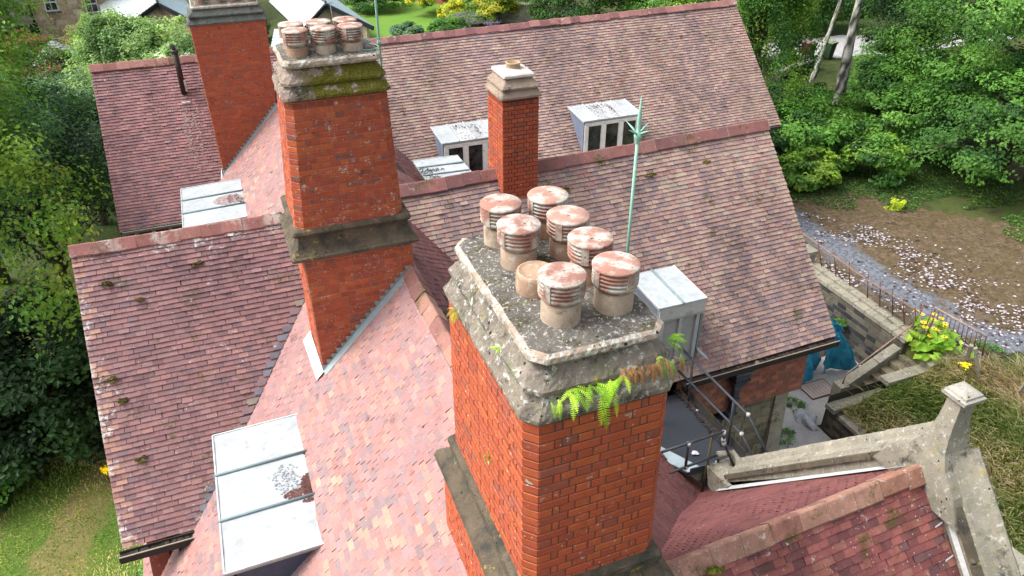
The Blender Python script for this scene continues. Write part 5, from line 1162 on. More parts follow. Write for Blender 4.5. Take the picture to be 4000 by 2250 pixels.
def slate_slope(mb, pts, col, rows, nv):
    """quad a(ridge l) b(ridge r) c(eave r) d(eave l) laid with courses"""
    a, b, c, d = [V(*p) for p in pts]; rng = random.Random(rows)
    for r_ in range(rows):
        t0, t1 = r_/rows, (r_+1)/rows; q0, q1 = a+(d-a)*t0, b+(c-b)*t0; p0, p1 = a+(d-a)*t1, b+(c-b)*t1; n_ = 14; up_ = nrm(nv)*.04
        for k in range(n_):
            u0, u1 = k/n_, (k+1)/n_-.004; cc = np.array(col)*rng.uniform(.96, 1.04)
            mb.add([q0+(q1-q0)*u0, q0+(q1-q0)*u1, p0+(p1-p0)*u1+up_, p0+(p1-p0)*u0+up_, p0+(p1-p0)*u1, p0+(p1-p0)*u0], [(0, 1, 2, 3), (3, 2, 4, 5)], cc)
    mb.poly([a-V(0, 0, .05), b-V(0, 0, .05), c-V(0, 0, .05), d-V(0, 0, .05)], .12, nv, C(60, 62, 70))
def bungalow(ap, el, er, back, wall, label, loc, low=None, win=None, wz=-16.8):
    """gable end facing the camera: apex, left eave, right eave, and the direction the ridge runs away"""
    H = thing('bungalow', label, 'house', loc); ap, el, er, bk = V(*ap), V(*el), V(*er), V(*back)
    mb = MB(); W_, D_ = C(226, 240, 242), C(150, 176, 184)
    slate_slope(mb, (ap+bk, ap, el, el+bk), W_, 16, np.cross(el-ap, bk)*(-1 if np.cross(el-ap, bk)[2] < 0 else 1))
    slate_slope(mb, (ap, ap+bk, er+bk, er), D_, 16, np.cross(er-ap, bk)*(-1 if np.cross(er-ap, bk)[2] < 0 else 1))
    mb.tube([ap+V(0, 0, .06), ap+bk+V(0, 0, .06)], .1, 6, C(110, 120, 132)); rf = mb.build('roof', M_SHEET, H)
    mb = MB()
    for e in (el, er): mb.bar(ap-bk*.004-V(0, 0, .16), e-bk*.004-V(0, 0, .16), .12, .32, C(40, 44, 54))
    mb.build('bargeboard', M_PLAIN, H)
    ins = bk*.03; f = lambda p: (p*.93+ap*.07)-V(0, 0, .25)+ins
    mb = MB(); l0, r0 = f(el), f(er); mb.poly([V(l0[0], l0[1], wz-2), V(r0[0], r0[1], wz-2), r0, ap-V(0, 0, .35)+ins, l0], .2, (0, -1, 0), wall)
    mb.poly([V(*r0[:2], wz-2), V(*(r0+bk)[:2], wz-2), r0+bk, r0], .2, (1, 0, 0), wall); mb.build('wall', M_PLAIN, H)
    return H
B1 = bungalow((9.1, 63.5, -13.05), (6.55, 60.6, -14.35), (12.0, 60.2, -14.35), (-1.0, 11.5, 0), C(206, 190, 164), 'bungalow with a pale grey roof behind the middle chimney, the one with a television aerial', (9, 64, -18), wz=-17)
mb = MB(); slate_slope(mb, ((4.9, 62.8, -14.5), (6.7, 61.4, -14.4), (4.9, 57.6, -15.4), (3.9, 58.6, -15.4)), C(222, 238, 240), 9, (0, -.3, 1)); mb.tube([(3.75, 58.5, -15.6), (4.9, 57.4, -15.6)], .18, 6, C(40, 44, 54)); mb.build('roof', M_SHEET, B1)
mb = MB(); mb.poly([(3.9, 58.8, -18.5), (5.2, 57.6, -18.5), (7.2, 61.0, -18.5), (7.2, 61.0, -14.8), (5.2, 57.6, -15.55), (3.9, 58.8, -15.55)], .2, (.6, -1, 0), C(214, 206, 190)); mb.build('wall', M_PLAIN, B1)
mb = MB(); mb.box((5.5, 57.9, -16.7), (.9, .12, .9), rz=.9, col=C(150, 96, 66)); mb.box((5.53, 57.86, -16.7), (.6, .12, .6), rz=.9, col=C(90, 80, 50)); mb.build('window', M_PLAIN, B1)
mb = MB(); mb.tube([(9.15, 60.6, -15.6), (9.0, 60.6, -12.4)], .03, 6, C(170, 176, 176)); mb.tube([(8.4, 60.5, -12.5), (9.2, 60.6, -12.5)], .02, 5, C(170, 176, 176)); mb.tube([(8.6, 60.4, -12.6), (8.6, 60.8, -12.4)], .02, 5, C(170, 176, 176)); mb.build('aerial', M_PLAIN, B1)
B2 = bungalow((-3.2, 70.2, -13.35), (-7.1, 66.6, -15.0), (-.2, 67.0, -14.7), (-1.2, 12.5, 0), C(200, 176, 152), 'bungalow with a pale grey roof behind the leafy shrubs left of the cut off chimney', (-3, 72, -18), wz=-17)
mb = MB(); ap = V(-11.0, 67.5, -15.0)
for a_, b_ in (((-12.6, 66.0, -16.4), (-9.3, 66.1, -16.3)), ((-9.3, 66.1, -16.3), (-9.2, 69.3, -16.3)), ((-12.5, 69.2, -16.4), (-12.6, 66.0, -16.4))): slate_slope(mb, (ap+V(-.02, 0, 0), ap, b_, a_), C(176, 176, 172), 8, (0, -.2, 1))
sh = tag(mb.build('summerhouse', M_SLATE, base=(-11, 67.5, -18.5)), 'small building with a hipped stone slate roof in front of the stone house', 'outbuilding')
mb = MB(); mb.box((-11, 67.6, -17.6), (3, 3, 2.6), col=C(150, 140, 120)); mb.build('wall', M_PLAIN, sh)
# road beyond
mb = MB(); mb.add([(3, 66, -17.55), (7.8, 71, -17.5), (6, 110, -18), (-4, 100, -18)], [(0, 1, 2, 3)], C(150, 146, 160)); tag(mb.build('road', M_PLAIN), kind='structure')
# garden lawn and walls beyond the back wing
def gl(X, Y): return hgt(X, Y)+.05
v, f = grid_mesh(np.arange(9.5, 21, .6), np.arange(55, 75, .8), gl)
def gm():
    m, t, b = mat_new('garden_lawn'); g = NG(t); g.l(g.mix(g.ramp(g.noise(.5, 5), .35, .65), C(110, 160, 50), C(130, 168, 66)), b.inputs['Base Color']); b.inputs['Roughness'].default_value = .9; return m
sheet('garden_lawn', v, f, gm())
GW2 = thing('garden_wall', 'pale rubble garden wall beyond the long back roof', 'wall', (24, 62, -15.5))
mb = MB(); ashlar(mb, (22.2, 63.6, -16), (27.5, 59.3, -16), 2.0, (-.6, -.8, 0), 41, rowh=.25, bl=.4, pal=(C(190, 186, 168), C(170, 166, 150))); mb.bar((22.2, 63.7, -13.95), (27.5, 59.4, -13.95), .5, .12, C(206, 200, 184)); mb.build('wall', M_ASHT, GW2)
GW3 = thing('garden_wall', 'red brick garden wall with a stone coping above the lavender border', 'wall', (19, 74, -15.5))
mb = MB(); mb.bar((16.2, 78, -14.6), (21.4, 70.8, -14.6), .35, 2.2, C(196, 120, 96)); mb.build('wall', M_BRICK, GW3); mb = MB(); mb.bar((16.2, 78, -13.4), (21.4, 70.8, -13.4), .5, .3, C(176, 166, 156)); mb.build('coping', M_PLAIN, GW3)
# ================================================================ VEGETATION
def leaves(mb, P, Nn, size, col, rng, asp=.62, fold=True):
    """kite shaped leaves at P with normals Nn"""
    n = len(P); Nn = Nn/np.linalg.norm(Nn, axis=1, keepdims=True); r_ = rng.normal(size=(n, 3)); T = np.cross(Nn, r_); T /= np.linalg.norm(T, axis=1, keepdims=True); B = np.cross(Nn, T)
    s = size*(.65+.7*rng.random(n))[:, None]
    v = np.stack([P-T*s*.5, P+B*s*asp*.5-T*s*.05+Nn*s*.12, P+T*s*.5, P-B*s*asp*.5-T*s*.05+Nn*s*.12], 1).reshape(-1, 3)
    b = mb.n; f = [(b+4*i, b+4*i+1, b+4*i+2, b+4*i+3) for i in range(n)]
    mb.v.append(v); mb.c.append(np.repeat(col, 4, 0)); mb.f += f; mb.m += [0]*n; mb.sm += [False]*n; mb.n += 4*n
def crown(n, rad, clumps, cr_, size, cols, seed, droop=0., hang=0., shell=.55, flat=0., hole=0., base_dark=0.):
    """leaf clumps spread through an ellipsoid"""
    rng = np.random.default_rng(seed); rad = np.array(rad, float)
    d = rng.normal(size=(clumps, 3)); d /= np.linalg.norm(d, axis=1, keepdims=True); d[:, 2] = np.where(d[:, 2] < -.35, -d[:, 2], d[:, 2])
    rr = (shell+(1-shell)*rng.random(clumps)**.6)[:, None]; lump = 1+.28*(vnoise(d[:, 0]*2.2+seed, d[:, 1]*2.2+d[:, 2]*1.7, seed)-.5)[:, None]*2
    Cc = d*rr*lump
    k = rng.integers(0, clumps, n); cs = cr_*(.6+.9*rng.random(clumps))
    o = rng.normal(size=(n, 3)); o /= np.linalg.norm(o, axis=1, keepdims=True)+1e-9; o *= (rng.random(n)**.45)[:, None]
    P = (Cc[k]+o*cs[k][:, None]*np.array([1, 1, .62]))*rad
    if hang: P[:, 2] -= hang*rng.random(n)**2*np.abs(rng.normal(size=n))*.9
    N = o*.7+Cc[k]*.6+rng.normal(size=(n, 3))*.45+np.array([0, 0, .75-droop])
    cols = np.array(cols); cc = cols[rng.integers(0, len(cols), clumps)][k]*(.78+.44*rng.random(clumps))[k][:, None]*(.8+.4*rng.random(n))[:, None]
    mb = MB(); leaves(mb, P, N, size, cc, rng); return mb, Cc*rad
def limbs(mb, base, top, cen, Cc, r0, n, seed, col, lean=None):
    rng = random.Random(seed); base, top = V(*base), V(*top); pts = [base+(top-base)*t+V(math.sin(t*5+seed)*.08, math.cos(t*4+seed)*.08, 0)*np.linalg.norm(top-base)*.25*t for t in (0, .25, .5, .75, 1)]
    mb.tube(pts, [r0*1.25, r0, r0*.8, r0*.55, r0*.25], 9, col)
    for i in range(n):
        c = Cc[rng.randrange(len(Cc))]+V(*cen); t = rng.uniform(.3, .9); p = base+(top-base)*t; m = (p+c)/2+V(rng.gauss(0, .2), rng.gauss(0, .2), rng.uniform(.0, .5)); mb.tube([p, m, c], [r0*.32, r0*.16, r0*.04], 5, col)
G_DK = [C(44, 74, 40), C(54, 88, 46), C(66, 104, 50), C(38, 64, 40)]
G_MD = [C(70, 112, 46), C(86, 130, 54), C(98, 146, 60), C(58, 98, 46), C(110, 152, 66)]
G_LT = [C(120, 156, 60), C(146, 176, 70), C(166, 188, 78), C(96, 138, 56), C(186, 196, 92)]
G_PL = [C(126, 156, 96), C(146, 172, 112), C(108, 142, 84), C(164, 186, 126), C(92, 126, 72)]
G_GR = [C(84, 120, 92), C(100, 138, 104), C(70, 106, 78), C(118, 150, 112)]
BK = C(112, 98, 84)
_arch = {}
def tree(name, label, cat, cen, rad, cols, seed, size=.12, n=26000, clumps=150, cr_=.26, group='trees round the house', trunk=.16, gzv=None, hang=0., droop=0, shell=.55, top=None, bark=BK, nl=26, **kw):
    g0 = gz(cen[0], cen[1]) if gzv is None else gzv
    T = thing(name, label, cat, (cen[0], cen[1], g0), group)
    mb, Cc = crown(n, rad, clumps, cr_, size, cols, seed, droop, hang, shell, **kw)
    mb.v = [v+V(*cen) for v in mb.v]; mb.build('crown', M_LEAF, T)
    if trunk:
        mb = MB(); limbs(mb, (cen[0], cen[1], g0-.2), top or (cen[0], cen[1], cen[2]+rad[2]*.5), cen, Cc, trunk, nl, seed, bark); mb.build('trunk', M_BARK, T)
    return T
# left side
tree('lime_tree', 'big yellow green lime tree hanging into the left edge of the picture', 'tree', (-7.6, 21.5, -7.9), (3.6, 3.6, 5.6), G_MD+G_LT[:3], 1, .13, 34000, 190, .2, hang=1.0, trunk=.3, gzv=-15.4)
tree('lime_tree', 'pale tipped lime branch mass high on the left edge beside the hedge', 'tree', (-9.0, 30.0, -6.6), (4.2, 3.4, 4.6), G_MD+G_LT[:2], 2, .14, 30000, 170, .2, hang=1.0, trunk=.25, gzv=-16)
tree('holly_tree', 'dark green evergreen tree just left of the far left roof', 'tree', (-6.3, 27.0, -11.2), (3.0, 2.6, 3.9), G_DK+G_GR[:2], 3, .12, 30000, 160, .22, trunk=.2, gzv=-15.6)
tree('holly_tree', 'dark glossy evergreen between the far left roof and the ivy hedge', 'tree', (-5.6, 33.5, -12.2), (3.6, 3.0, 3.2), G_GR+G_DK[1:3], 4, .13, 28000, 150, .22, trunk=.18, gzv=-15.8)
tree('sycamore_tree', 'deeply shaded sycamore undergrowth against the left wing', 'tree', (-6.2, 20.6, -13.6), (2.6, 3.6, 2.3), G_DK[:2]+[C(34, 56, 34)], 5, .17, 24000, 120, .25, trunk=.12, gzv=-15.2)
tree('bramble_thicket', 'bramble thicket spilling onto the lawn on the left', 'bush', (-7.9, 19.2, -14.9), (1.9, 2.6, 1.0), G_DK[1:]+G_MD[:3], 6, .13, 16000, 90, .28, trunk=0, gzv=-15.2)
tree('bramble_thicket', 'lighter bramble edge below the left wing verge', 'bush', (-4.9, 21.2, -15.0), (1.5, 2.2, .9), G_MD, 7, .12, 12000, 70, .28, trunk=0, gzv=-15.2)
tree('shrub', 'small bright shrub by the wall under the left wing gutter', 'bush', (-3.45, 12.4, -14.9), (.7, 1.3, .8), G_MD+G_LT[:2], 8, .09, 8000, 50, .3, trunk=0, gzv=-15.1)
tree('ivy_hedge', 'wide dark ivy covered hedge with reddish tips at the top left', 'hedge', (-8.6, 52.0, -15.4), (3.4, 3.0, 3.2), G_DK+[C(130, 92, 64), C(70, 90, 50)], 9, .15, 30000, 140, .24, trunk=0, group='shrubs of the neighbouring gardens', gzv=-17)
tree('apple_tree', 'pale green bushy tree left of the cut off chimney', 'tree', (-3.6, 46.0, -12.6), (3.2, 3.0, 3.2), G_PL, 10, .16, 26000, 130, .22, trunk=.15, group='shrubs of the neighbouring gardens', gzv=-16.6)
tree('apple_tree', 'pale green bushy tree with white blossom above the vent pipe', 'tree', (-.4, 42.0, -12.4), (2.6, 2.6, 3.0), G_PL+[C(196, 206, 190)], 11, .16, 22000, 110, .22, trunk=.15, group='shrubs of the neighbouring gardens', gzv=-16.4)
tree('apple_tree', 'grey green spreading tree behind the left end of the far ridge', 'tree', (-5.4, 39.5, -13.2), (2.8, 2.6, 2.6), G_GR+G_PL[:2], 12, .15, 22000, 110, .22, trunk=.15, group='shrubs of the neighbouring gardens', gzv=-16.4)
tree('willow_tree', 'feathery light green willow in front of the dark gable wall', 'tree', (-6.6, 58.0, -14.0), (1.6, 1.5, 3.0), [C(128, 160, 72), C(146, 176, 88), C(110, 146, 66)], 13, .11, 16000, 90, .2, trunk=.08, hang=.8, group='shrubs of the neighbouring gardens', gzv=-17.4)
tree('shrub', 'rusty red feathery shrub beside the dark shed', 'bush', (-13.8, 70.5, -16.4), (2.4, 1.8, 1.5), [C(150, 106, 84), C(170, 128, 92), C(134, 130, 80)], 14, .13, 9000, 60, .26, trunk=0, group='shrubs of the neighbouring gardens', gzv=-18)
tree('shrub', 'white flowering shrub by the drainpipe of the stone house', 'bush', (-11.9, 71.5, -17.0), (1.1, 1.0, .8), [C(226, 226, 226), C(110, 130, 90)], 15, .13, 3500, 30, .3, trunk=0, group='shrubs of the neighbouring gardens', gzv=-18)
tree('shrub', 'brown twiggy shrub against the stone house wall', 'bush', (-9.0, 70.5, -16.3), (2.0, 1.4, 1.7), [C(166, 150, 110), C(134, 124, 92), C(110, 116, 76)], 16, .12, 8000, 60, .26, trunk=.05, group='shrubs of the neighbouring gardens', gzv=-18)
# garden beyond the back wing
gb = 'shrubs of the neighbouring gardens'
tree('shrub', 'dark ivy clump between the cut off chimney and the bungalow', 'bush', (3.6, 70.0, -16.2), (1.5, 1.6, 1.6), G_DK, 17, .16, 7000, 50, .3, trunk=0, group=gb, gzv=-17.5)
tree('shrub', 'green hedge behind the garden lawn beside the bungalow roof', 'hedge', (14.6, 71.5, -14.6), (2.6, 2.4, 2.0), G_MD+G_DK[:2], 18, .18, 14000, 70, .26, trunk=0, group=gb, gzv=-16)
tree('golden_shrub', 'tall golden yellow shrub on the edge of the garden lawn', 'bush', (17.9, 67.5, -14.2), (1.3, 1.3, 1.7), [C(216, 206, 70), C(190, 190, 66), C(150, 170, 60)], 19, .17, 8000, 45, .26, trunk=0, group=gb, gzv=-15.5)
tree('golden_shrub', 'smaller golden yellow shrub to the right of the tall golden one', 'bush', (19.6, 64.6, -14.9), (1.2, 1.2, 1.0), [C(206, 200, 70), C(170, 180, 66)], 20, .16, 6000, 40, .28, trunk=0, group=gb, gzv=-15.5)
tree('shrub', 'round blue green shrub on the near edge of the garden lawn', 'bush', (14.2, 58.4, -15.0), (1.4, 1.2, 1.2), G_GR, 21, .15, 9000, 50, .28, trunk=0, group=gb, gzv=-15.8)
tree('shrub', 'green shrub above the ridge between the lawn and the lavender', 'bush', (17.2, 58.8, -15.0), (1.6, 1.2, 1.1), G_MD, 22, .15, 9000, 50, .28, trunk=0, group=gb, gzv=-15.8)
tree('lavender', 'drift of mauve lavender in the garden beyond the ridge', 'flower bed', (20.6, 61.6, -15.1), (2.2, 1.6, .8), [C(150, 136, 170), C(166, 156, 176), C(120, 150, 90), C(110, 140, 84)], 23, .13, 12000, 60, .28, trunk=0, group=gb, gzv=-15.7)
tree('shrub', 'tall green shrub in front of the red garden wall', 'bush', (19.9, 69.0, -14.0), (1.5, 1.4, 2.4), G_MD[:3]+G_GR[:1], 24, .17, 12000, 60, .25, trunk=0, group=gb, gzv=-15.8)
tree('shrub', 'yellow green shrub left of the pale rubble garden wall', 'bush', (22.4, 62.0, -14.4), (1.9, 1.6, 1.5), [C(150, 166, 56), C(120, 150, 56), C(176, 176, 60)], 25, .17, 12000, 60, .26, trunk=0, group=gb, gzv=-15.6)
for k, (x_, y_, z_, r_, lb) in enumerate(((25.5, 66, -13.2, 5.0, 'broad green tree above the lavender border at the top of the picture'), (30.5, 59, -13.6, 5.2, 'broad dense green tree above the middle of the long back ridge'), (37.0, 54, -13.2, 5.6, 'tall green tree above the right half of the long back ridge'), (44.5, 50, -12.6, 6.2, 'dark tree behind the two birches'), (54, 45, -12, 7.0, 'big dark tree at the top right behind the beech'))):
    tree('broadleaf_tree', lb, 'tree', (x_, y_, z_), (r_, r_*.85, r_*.8), G_MD+G_DK[1:3], 30+k, .22, 30000, 170, .2, trunk=.25)
tree('hornbeam_tree', 'fresh yellow green tree peeping over the right end of the long ridge', 'tree', (26.6, 37.0, -9.2), (4.4, 2.4, 2.2), G_LT+G_MD[2:], 40, .15, 24000, 120, .2, trunk=.2, hang=.8)
tree('weeping_tree', 'drooping lime tree against the gable end of the long back roof', 'tree', (22.2, 27.6, -8.0), (2.5, 2.3, 5.0), G_LT[:3]+G_MD, 41, .12, 38000, 200, .18, trunk=.22, hang=1.6, droop=.5)
# birches
def birch(base, top, r0, label, seed):
    T = thing('birch_tree', label, 'tree', base, 'birch trees'); mb = MB(); b, t = V(*base), V(*top); rng = random.Random(seed)
    pts = []; rs = []; cs = []
    n = 26; nn = 10
    for i in range(n+1):
        u = i/n; pts.append(b+(t-b)*u+V(math.sin(u*4+seed)*.12, math.cos(u*3.3+seed)*.1, 0)); rs.append(r0*(1-.55*u)*(1+.05*rng.gauss(0, 1)))
    s0 = mb.n; mb.tube(pts, rs, nn, C(206, 204, 196))
    c = np.array(mb.c[-1]); 
    for i in range(len(c)):
        q = (i//nn)/n; dark = rng.random() < .30+.25*(q < .35)
        if dark: c[i] = np.array(C(74, 70, 66))*rng.uniform(.7, 1.4)
        elif q > .5 and rng.random() < .4: c[i] = C(150, 156, 128)
    mb.c[-1] = c
    mb.build('trunk', M_BARK, T)
    mb, Cc = crown(15000, (3.2, 2.8, 2.6), 90, .22, .11, G_MD+G_LT[:1], seed, .3, .8, .4); cen = V(*top)+V(.6, .8, 2.2); mb.v = [v+cen for v in mb.v]; mb.build('crown', M_LEAF, T)
birch((27.3, 27.6, -12.4), (28.1, 28.3, -5.2), .27, 'thick speckled silver birch trunk, the right hand one of the two', 3)
birch((28.9, 31.2, -13.0), (30.6, 32.0, -6.4), .16, 'thin pale birch trunk, the left hand one of the two', 5)
# beech on the right and the undergrowth
tree('beech_tree', 'wide spreading beech filling the upper right corner', 'tree', (32.5, 21.5, -7.4), (6.4, 6.2, 4.8), G_MD, 42, .14, 60000, 300, .16, trunk=.4, bark=C(136, 128, 116), nl=90)
tree('beech_tree', 'lower skirts of beech leaves overhanging the back of the driveway', 'tree', (29.6, 19.6, -11.0), (4.6, 4.4, 2.6), G_MD[:4], 43, .14, 46000, 240, .18, trunk=.3, bark=C(136, 128, 116), nl=60)
tree('beech_tree', 'dark beech behind the spreading one on the right edge', 'tree', (37, 29, -8.0), (7, 6, 6), G_DK[1:]+G_MD[:2], 44, .16, 40000, 220, .18, trunk=.4, nl=40)
def maple(cx, cy, cz, r, lb, seed, cols=G_MD, n=9000, size=.17):
    tree('maple_sapling', lb, 'bush', (cx, cy, cz), (r, r*.9, r*.75), cols, seed, size, n, 60, .3, trunk=.04, group='undergrowth beside the yard')
maple(22.6, 24.2, -12.0, 1.9, 'maple sapling cluster right beside the tip of the back roof', 50)
maple(24.8, 25.0, -12.3, 1.7, 'maple sapling cluster at the foot of the thick birch', 51)
maple(27.6, 23.2, -11.4, 2.2, 'maple sapling cluster between the thick birch and the beech', 52)
maple(21.3, 21.9, -12.4, 1.1, 'bright lime green maple sapling near the middle roof gable', 53, G_LT[:4], 4500)
maple(24.0, 21.6, -12.2, 1.4, 'yellowish maple sapling at the back edge of the ground ivy', 54, G_MD+G_LT[:2], 6500)
maple(20.2, 24.8, -12.2, 1.6, 'shaded maple sapling behind the back roof tip', 55, G_DK[1:]+G_MD[:2])
tree('nettle_bank', 'tangle of nettles and grass between the birches and the low wall', 'bush', (26.0, 30.0, -13.0), (4.6, 3.2, .95), G_DK[1:]+G_MD[:2], 56, .15, 22000, 120, .24, trunk=0, group='undergrowth beside the yard')
tree('nettle_bank', 'dark shrubs beyond the lane and the bins', 'bush', (36.0, 43.0, -12.0), (7, 3, 2.6), G_DK+G_MD[:1], 57, .18, 22000, 120, .22, trunk=0, group='undergrowth beside the yard')
tree('shrub', 'single bright yellow green shrub at the edge of the litter under the beech', 'bush', (22.9, 19.1, -12.85), (.28, .25, .3), [C(206, 214, 70), C(180, 196, 60)], 58, .09, 600, 12, .4, trunk=0, group='undergrowth beside the yard')
maple(31.8, 28.6, -12.3, 2.2, 'big shaded maple sapling right of the thick birch, below the bins', 59, G_DK[1:]+G_MD[:2], 14000)
maple(36.5, 33.0, -12.0, 2.2, 'shaded maple sapling to the right of the green bin', 60, G_DK[1:]+G_MD[:3], 11000)
maple(30.2, 26.6, -11.6, 2.4, 'maple sapling under the left skirts of the beech', 61, G_MD, 12000)
# ground ivy carpet
rng = np.random.default_rng(4); mb = MB(); n = 26000; x = rng.uniform(17.6, 29, n); y = rng.uniform(15.5, 25.5, n)
edge = 20.6-.32*(x-19)+(vnoise(x*.9, y*.9, 7)-.5)*2.2; k = (y > edge) & ~((x > 24.5) & (y < 18.2-(x-24.5)*.2)); x, y = x[k], y[k]
z = hgt(x, y)+.03+rng.random(len(x))*.09; cc = np.array(G_DK[1:]+G_MD[:3]+[C(150, 150, 60)])[rng.choice(7, len(x), p=[.2, .2, .12, .2, .15, .1, .03])]*(.8+.4*rng.random((len(x), 1)))
leaves(mb, np.stack([x, y, z], 1), rng.normal(size=(len(x), 3))*.35+V(0, 0, 1), .085, cc, rng)
x = rng.uniform(24, 30, 9000); y = rng.uniform(9, 17, 9000); k = (x > 26.4-.15*(y-12)+(vnoise(x, y, 3)-.5)*2.5); x, y = x[k], y[k]
leaves(mb, np.stack([x, y, hgt(x, y)+.05+rng.random(len(x))*.1], 1), rng.normal(size=(len(x), 3))*.4+V(0, 0, 1), .09, np.array(G_MD)[rng.integers(0, 5, len(x))], rng)
tag(mb.build('ground_ivy', M_LEAF), 'carpet of ground ivy between the driveway litter and the bushes', 'ground cover', kind='stuff')
# fallen twigs on the drive
for k, (p, lb) in enumerate((((21.9, 18.3), 'forked bare twig lying where the ground ivy meets the litter'), ((24.2, 15.6), 'thin bare branch lying on the brown litter below the beech'))):
    mb = MB(); x_, y_ = p; z_ = gz(x_, y_)+.07
    mb.tube([(x_-.7, y_+.1, z_), (x_-.1, y_-.1, z_+.1), (x_+.6, y_+.25, z_)], [.012, .016, .008], 5, C(150, 130, 106)); mb.tube([(x_-.1, y_-.1, z_+.08), (x_+.15, y_-.6, z_)], [.012, .006], 5, C(150, 130, 106)); tag(mb.build('fallen_branch', M_BARK, base=(x_, y_, z_)), lb, 'branch')
# long grass on the bank
def grass(name, label, n, xr, yr, h, cols, cp_, seed, mask=None, lean=.5, wd=.016, dens=None):
    rng = np.random.default_rng(seed); x = rng.uniform(*xr, n); y = rng.uniform(*yr, n)
    if mask is not None: k = mask(x, y); x, y = x[k], y[k]
    n = len(x); z = hgt(x, y)-.02; hh = h*(.45+.8*rng.random(n))*(.7+.6*vnoise(x*1.3, y*1.3, seed)); an = vnoise(x*.5, y*.5, seed+1)*5+rng.normal(0, .7, n); ln = hh*lean*(.3+rng.random(n))
    w_ = wd*(.6+.8*rng.random(n)); bx, by = np.cos(an+1.57)*w_, np.sin(an+1.57)*w_; dx, dy = np.cos(an)*ln, np.sin(an)*ln
    v = np.stack([np.stack([x-bx, y-by, z], 1), np.stack([x+bx, y+by, z], 1), np.stack([x+dx*.4+bx*.8, y+dy*.4+by*.8, z+hh*.62], 1), np.stack([x+dx*.4-bx*.8, y+dy*.4-by*.8, z+hh*.62], 1), np.stack([x+dx, y+dy, z+hh*.9], 1)], 1).reshape(-1, 3)
    q = vnoise(x*.9+3, y*.9, seed+4)*.6+rng.random(n)*.4; cols = np.array(cols); cw = np.cumsum(cp_)/sum(cp_); ci = np.clip(np.searchsorted(cw, (np.argsort(np.argsort(q))+.5)/n), 0, len(cols)-1); c = cols[ci]*(.8+.4*rng.random((n, 1)))
    mb = MB(); mb.v.append(v); mb.c.append(np.repeat(c, 5, 0)); mb.n = 5*n; f = []
    for i in range(n): b = 5*i; f += [(b, b+1, b+2, b+3), (b+3, b+2, b+4)]
    mb.f = f; mb.m = [0]*len(f); mb.sm = [False]*len(f); return tag(mb.build(name, M_LEAF), label, 'grass', kind='stuff')
HAY = [C(112, 138, 72, .5), C(134, 154, 86, .5), C(156, 164, 104, .5), C(178, 172, 128, .5), C(198, 186, 150, .5), C(206, 190, 160, .5), C(184, 160, 132, .5)]
grass('long_grass', 'long seeding grass on the bank behind the parapet, straw coloured and green', 62000, (12.9, 20.5), (-3, 11.3), .42, HAY, [.05, .12, .17, .22, .2, .16, .08], 3, lambda x, y: (x > 13.75) & ((x < 17.6) | (y < 11.2-.55*(x-17.4))) & (y > -3), lean=1.0, wd=.014)
LAWN = [C(106, 146, 60, .75), C(130, 164, 72, .75), C(152, 170, 88, .75), C(184, 180, 118, .75), C(206, 192, 144, .75)]
grass('lawn_grass', 'rough mown grass of the lawn on the left with dry straw stripes', 60000, (-12, -2.6), (9, 22), .10, LAWN, [.2, .25, .22, .18, .15], 5, lean=.8, wd=.012)
# yellow flowers
def ragwort(p, h, r, lb, n=40, seed=1, cat='flower'):
    rng = random.Random(seed); T = thing('ragwort', lb, cat, p, 'yellow wild flowers'); mb = MB()
    for k in range(4): mb.tube([p, V(*p)+V(rng.gauss(0, r*.4), rng.gauss(0, r*.4), h)], .008, 5, C(96, 130, 60))
    mb.build('stem', M_PLAIN, T); mb = MB(); rg = np.random.default_rng(seed); P = V(*p)+V(0, 0, h)+rg.normal(size=(n, 3))*np.array([r*.5, r*.5, r*.25]); leaves(mb, P, rg.normal(size=(n, 3))*.3+V(0, 0, 1), .06, np.tile(C(250, 226, 30, .8), (n, 1)), rg); mb.build('flower_head', M_LEAF, T)
ragwort((-4.62, 17.2, gz(-4.62, 17.2)), .55, .17, 'bright yellow ragwort on the dry lawn beside the left roof verge', 130, 1)
ragwort((16.9, 10.6, gz(16.9, 10.6)), .6, .12, 'yellow ragwort in the long grass just below the concrete posts', 50, 2)
ragwort((17.6, 7.2, gz(17.6, 7.2)), .6, .12, 'yellow ragwort right of the finial near the picture edge', 50, 3)
ragwort((15.7, 6.3, gz(15.7, 6.3)), .5, .09, 'small yellow ragwort just right of the finial stem', 36, 4)
# the big leaved yellow flowering plant at the head of the steps
T = thing('elecampane_plant', 'large bright green plant with yellow daisies at the head of the steps', 'plant', (17.25, 11.9, -12.95)); rg = np.random.default_rng(6)
mb = MB(); n = 150; P = V(17.2, 11.82, -12.8)+rg.normal(size=(n, 3))*V(.33, .30, .16)+V(0, 0, .15); leaves(mb, P, rg.normal(size=(n, 3))*.35+V(-.1, -.2, 1), .30, np.array([C(140, 180, 60), C(120, 166, 56), C(166, 196, 76)])[rg.integers(0, 3, n)]*(.85+.3*rg.random((n, 1))), rg); mb.build('leaf', M_LEAF, T)
mb = MB(); rng = random.Random(3)
for k in range(16):
    q = V(17.2+rng.gauss(0, .25), 12.02+rng.gauss(0, .22), -12.25+rng.uniform(-.15, .25)); mb.tube([(q[0], q[1], -12.9), q], .008, 5, C(120, 150, 60))
    for j in range(9): a_ = j*.7; d_ = V(math.cos(a_), math.sin(a_), .1); mb.add([q, q+d_*.07+V(-d_[1], d_[0], 0)*.02, q+d_*.085, q+d_*.07-V(-d_[1], d_[0], 0)*.02], [(0, 1, 2, 3)], C(244, 214, 50, .8))
    mb.lathe(q, [(.025, 0), (.02, .012), (.002, .018)], 8, C(150, 120, 40))
mb.build('flower', M_PLAIN, T)
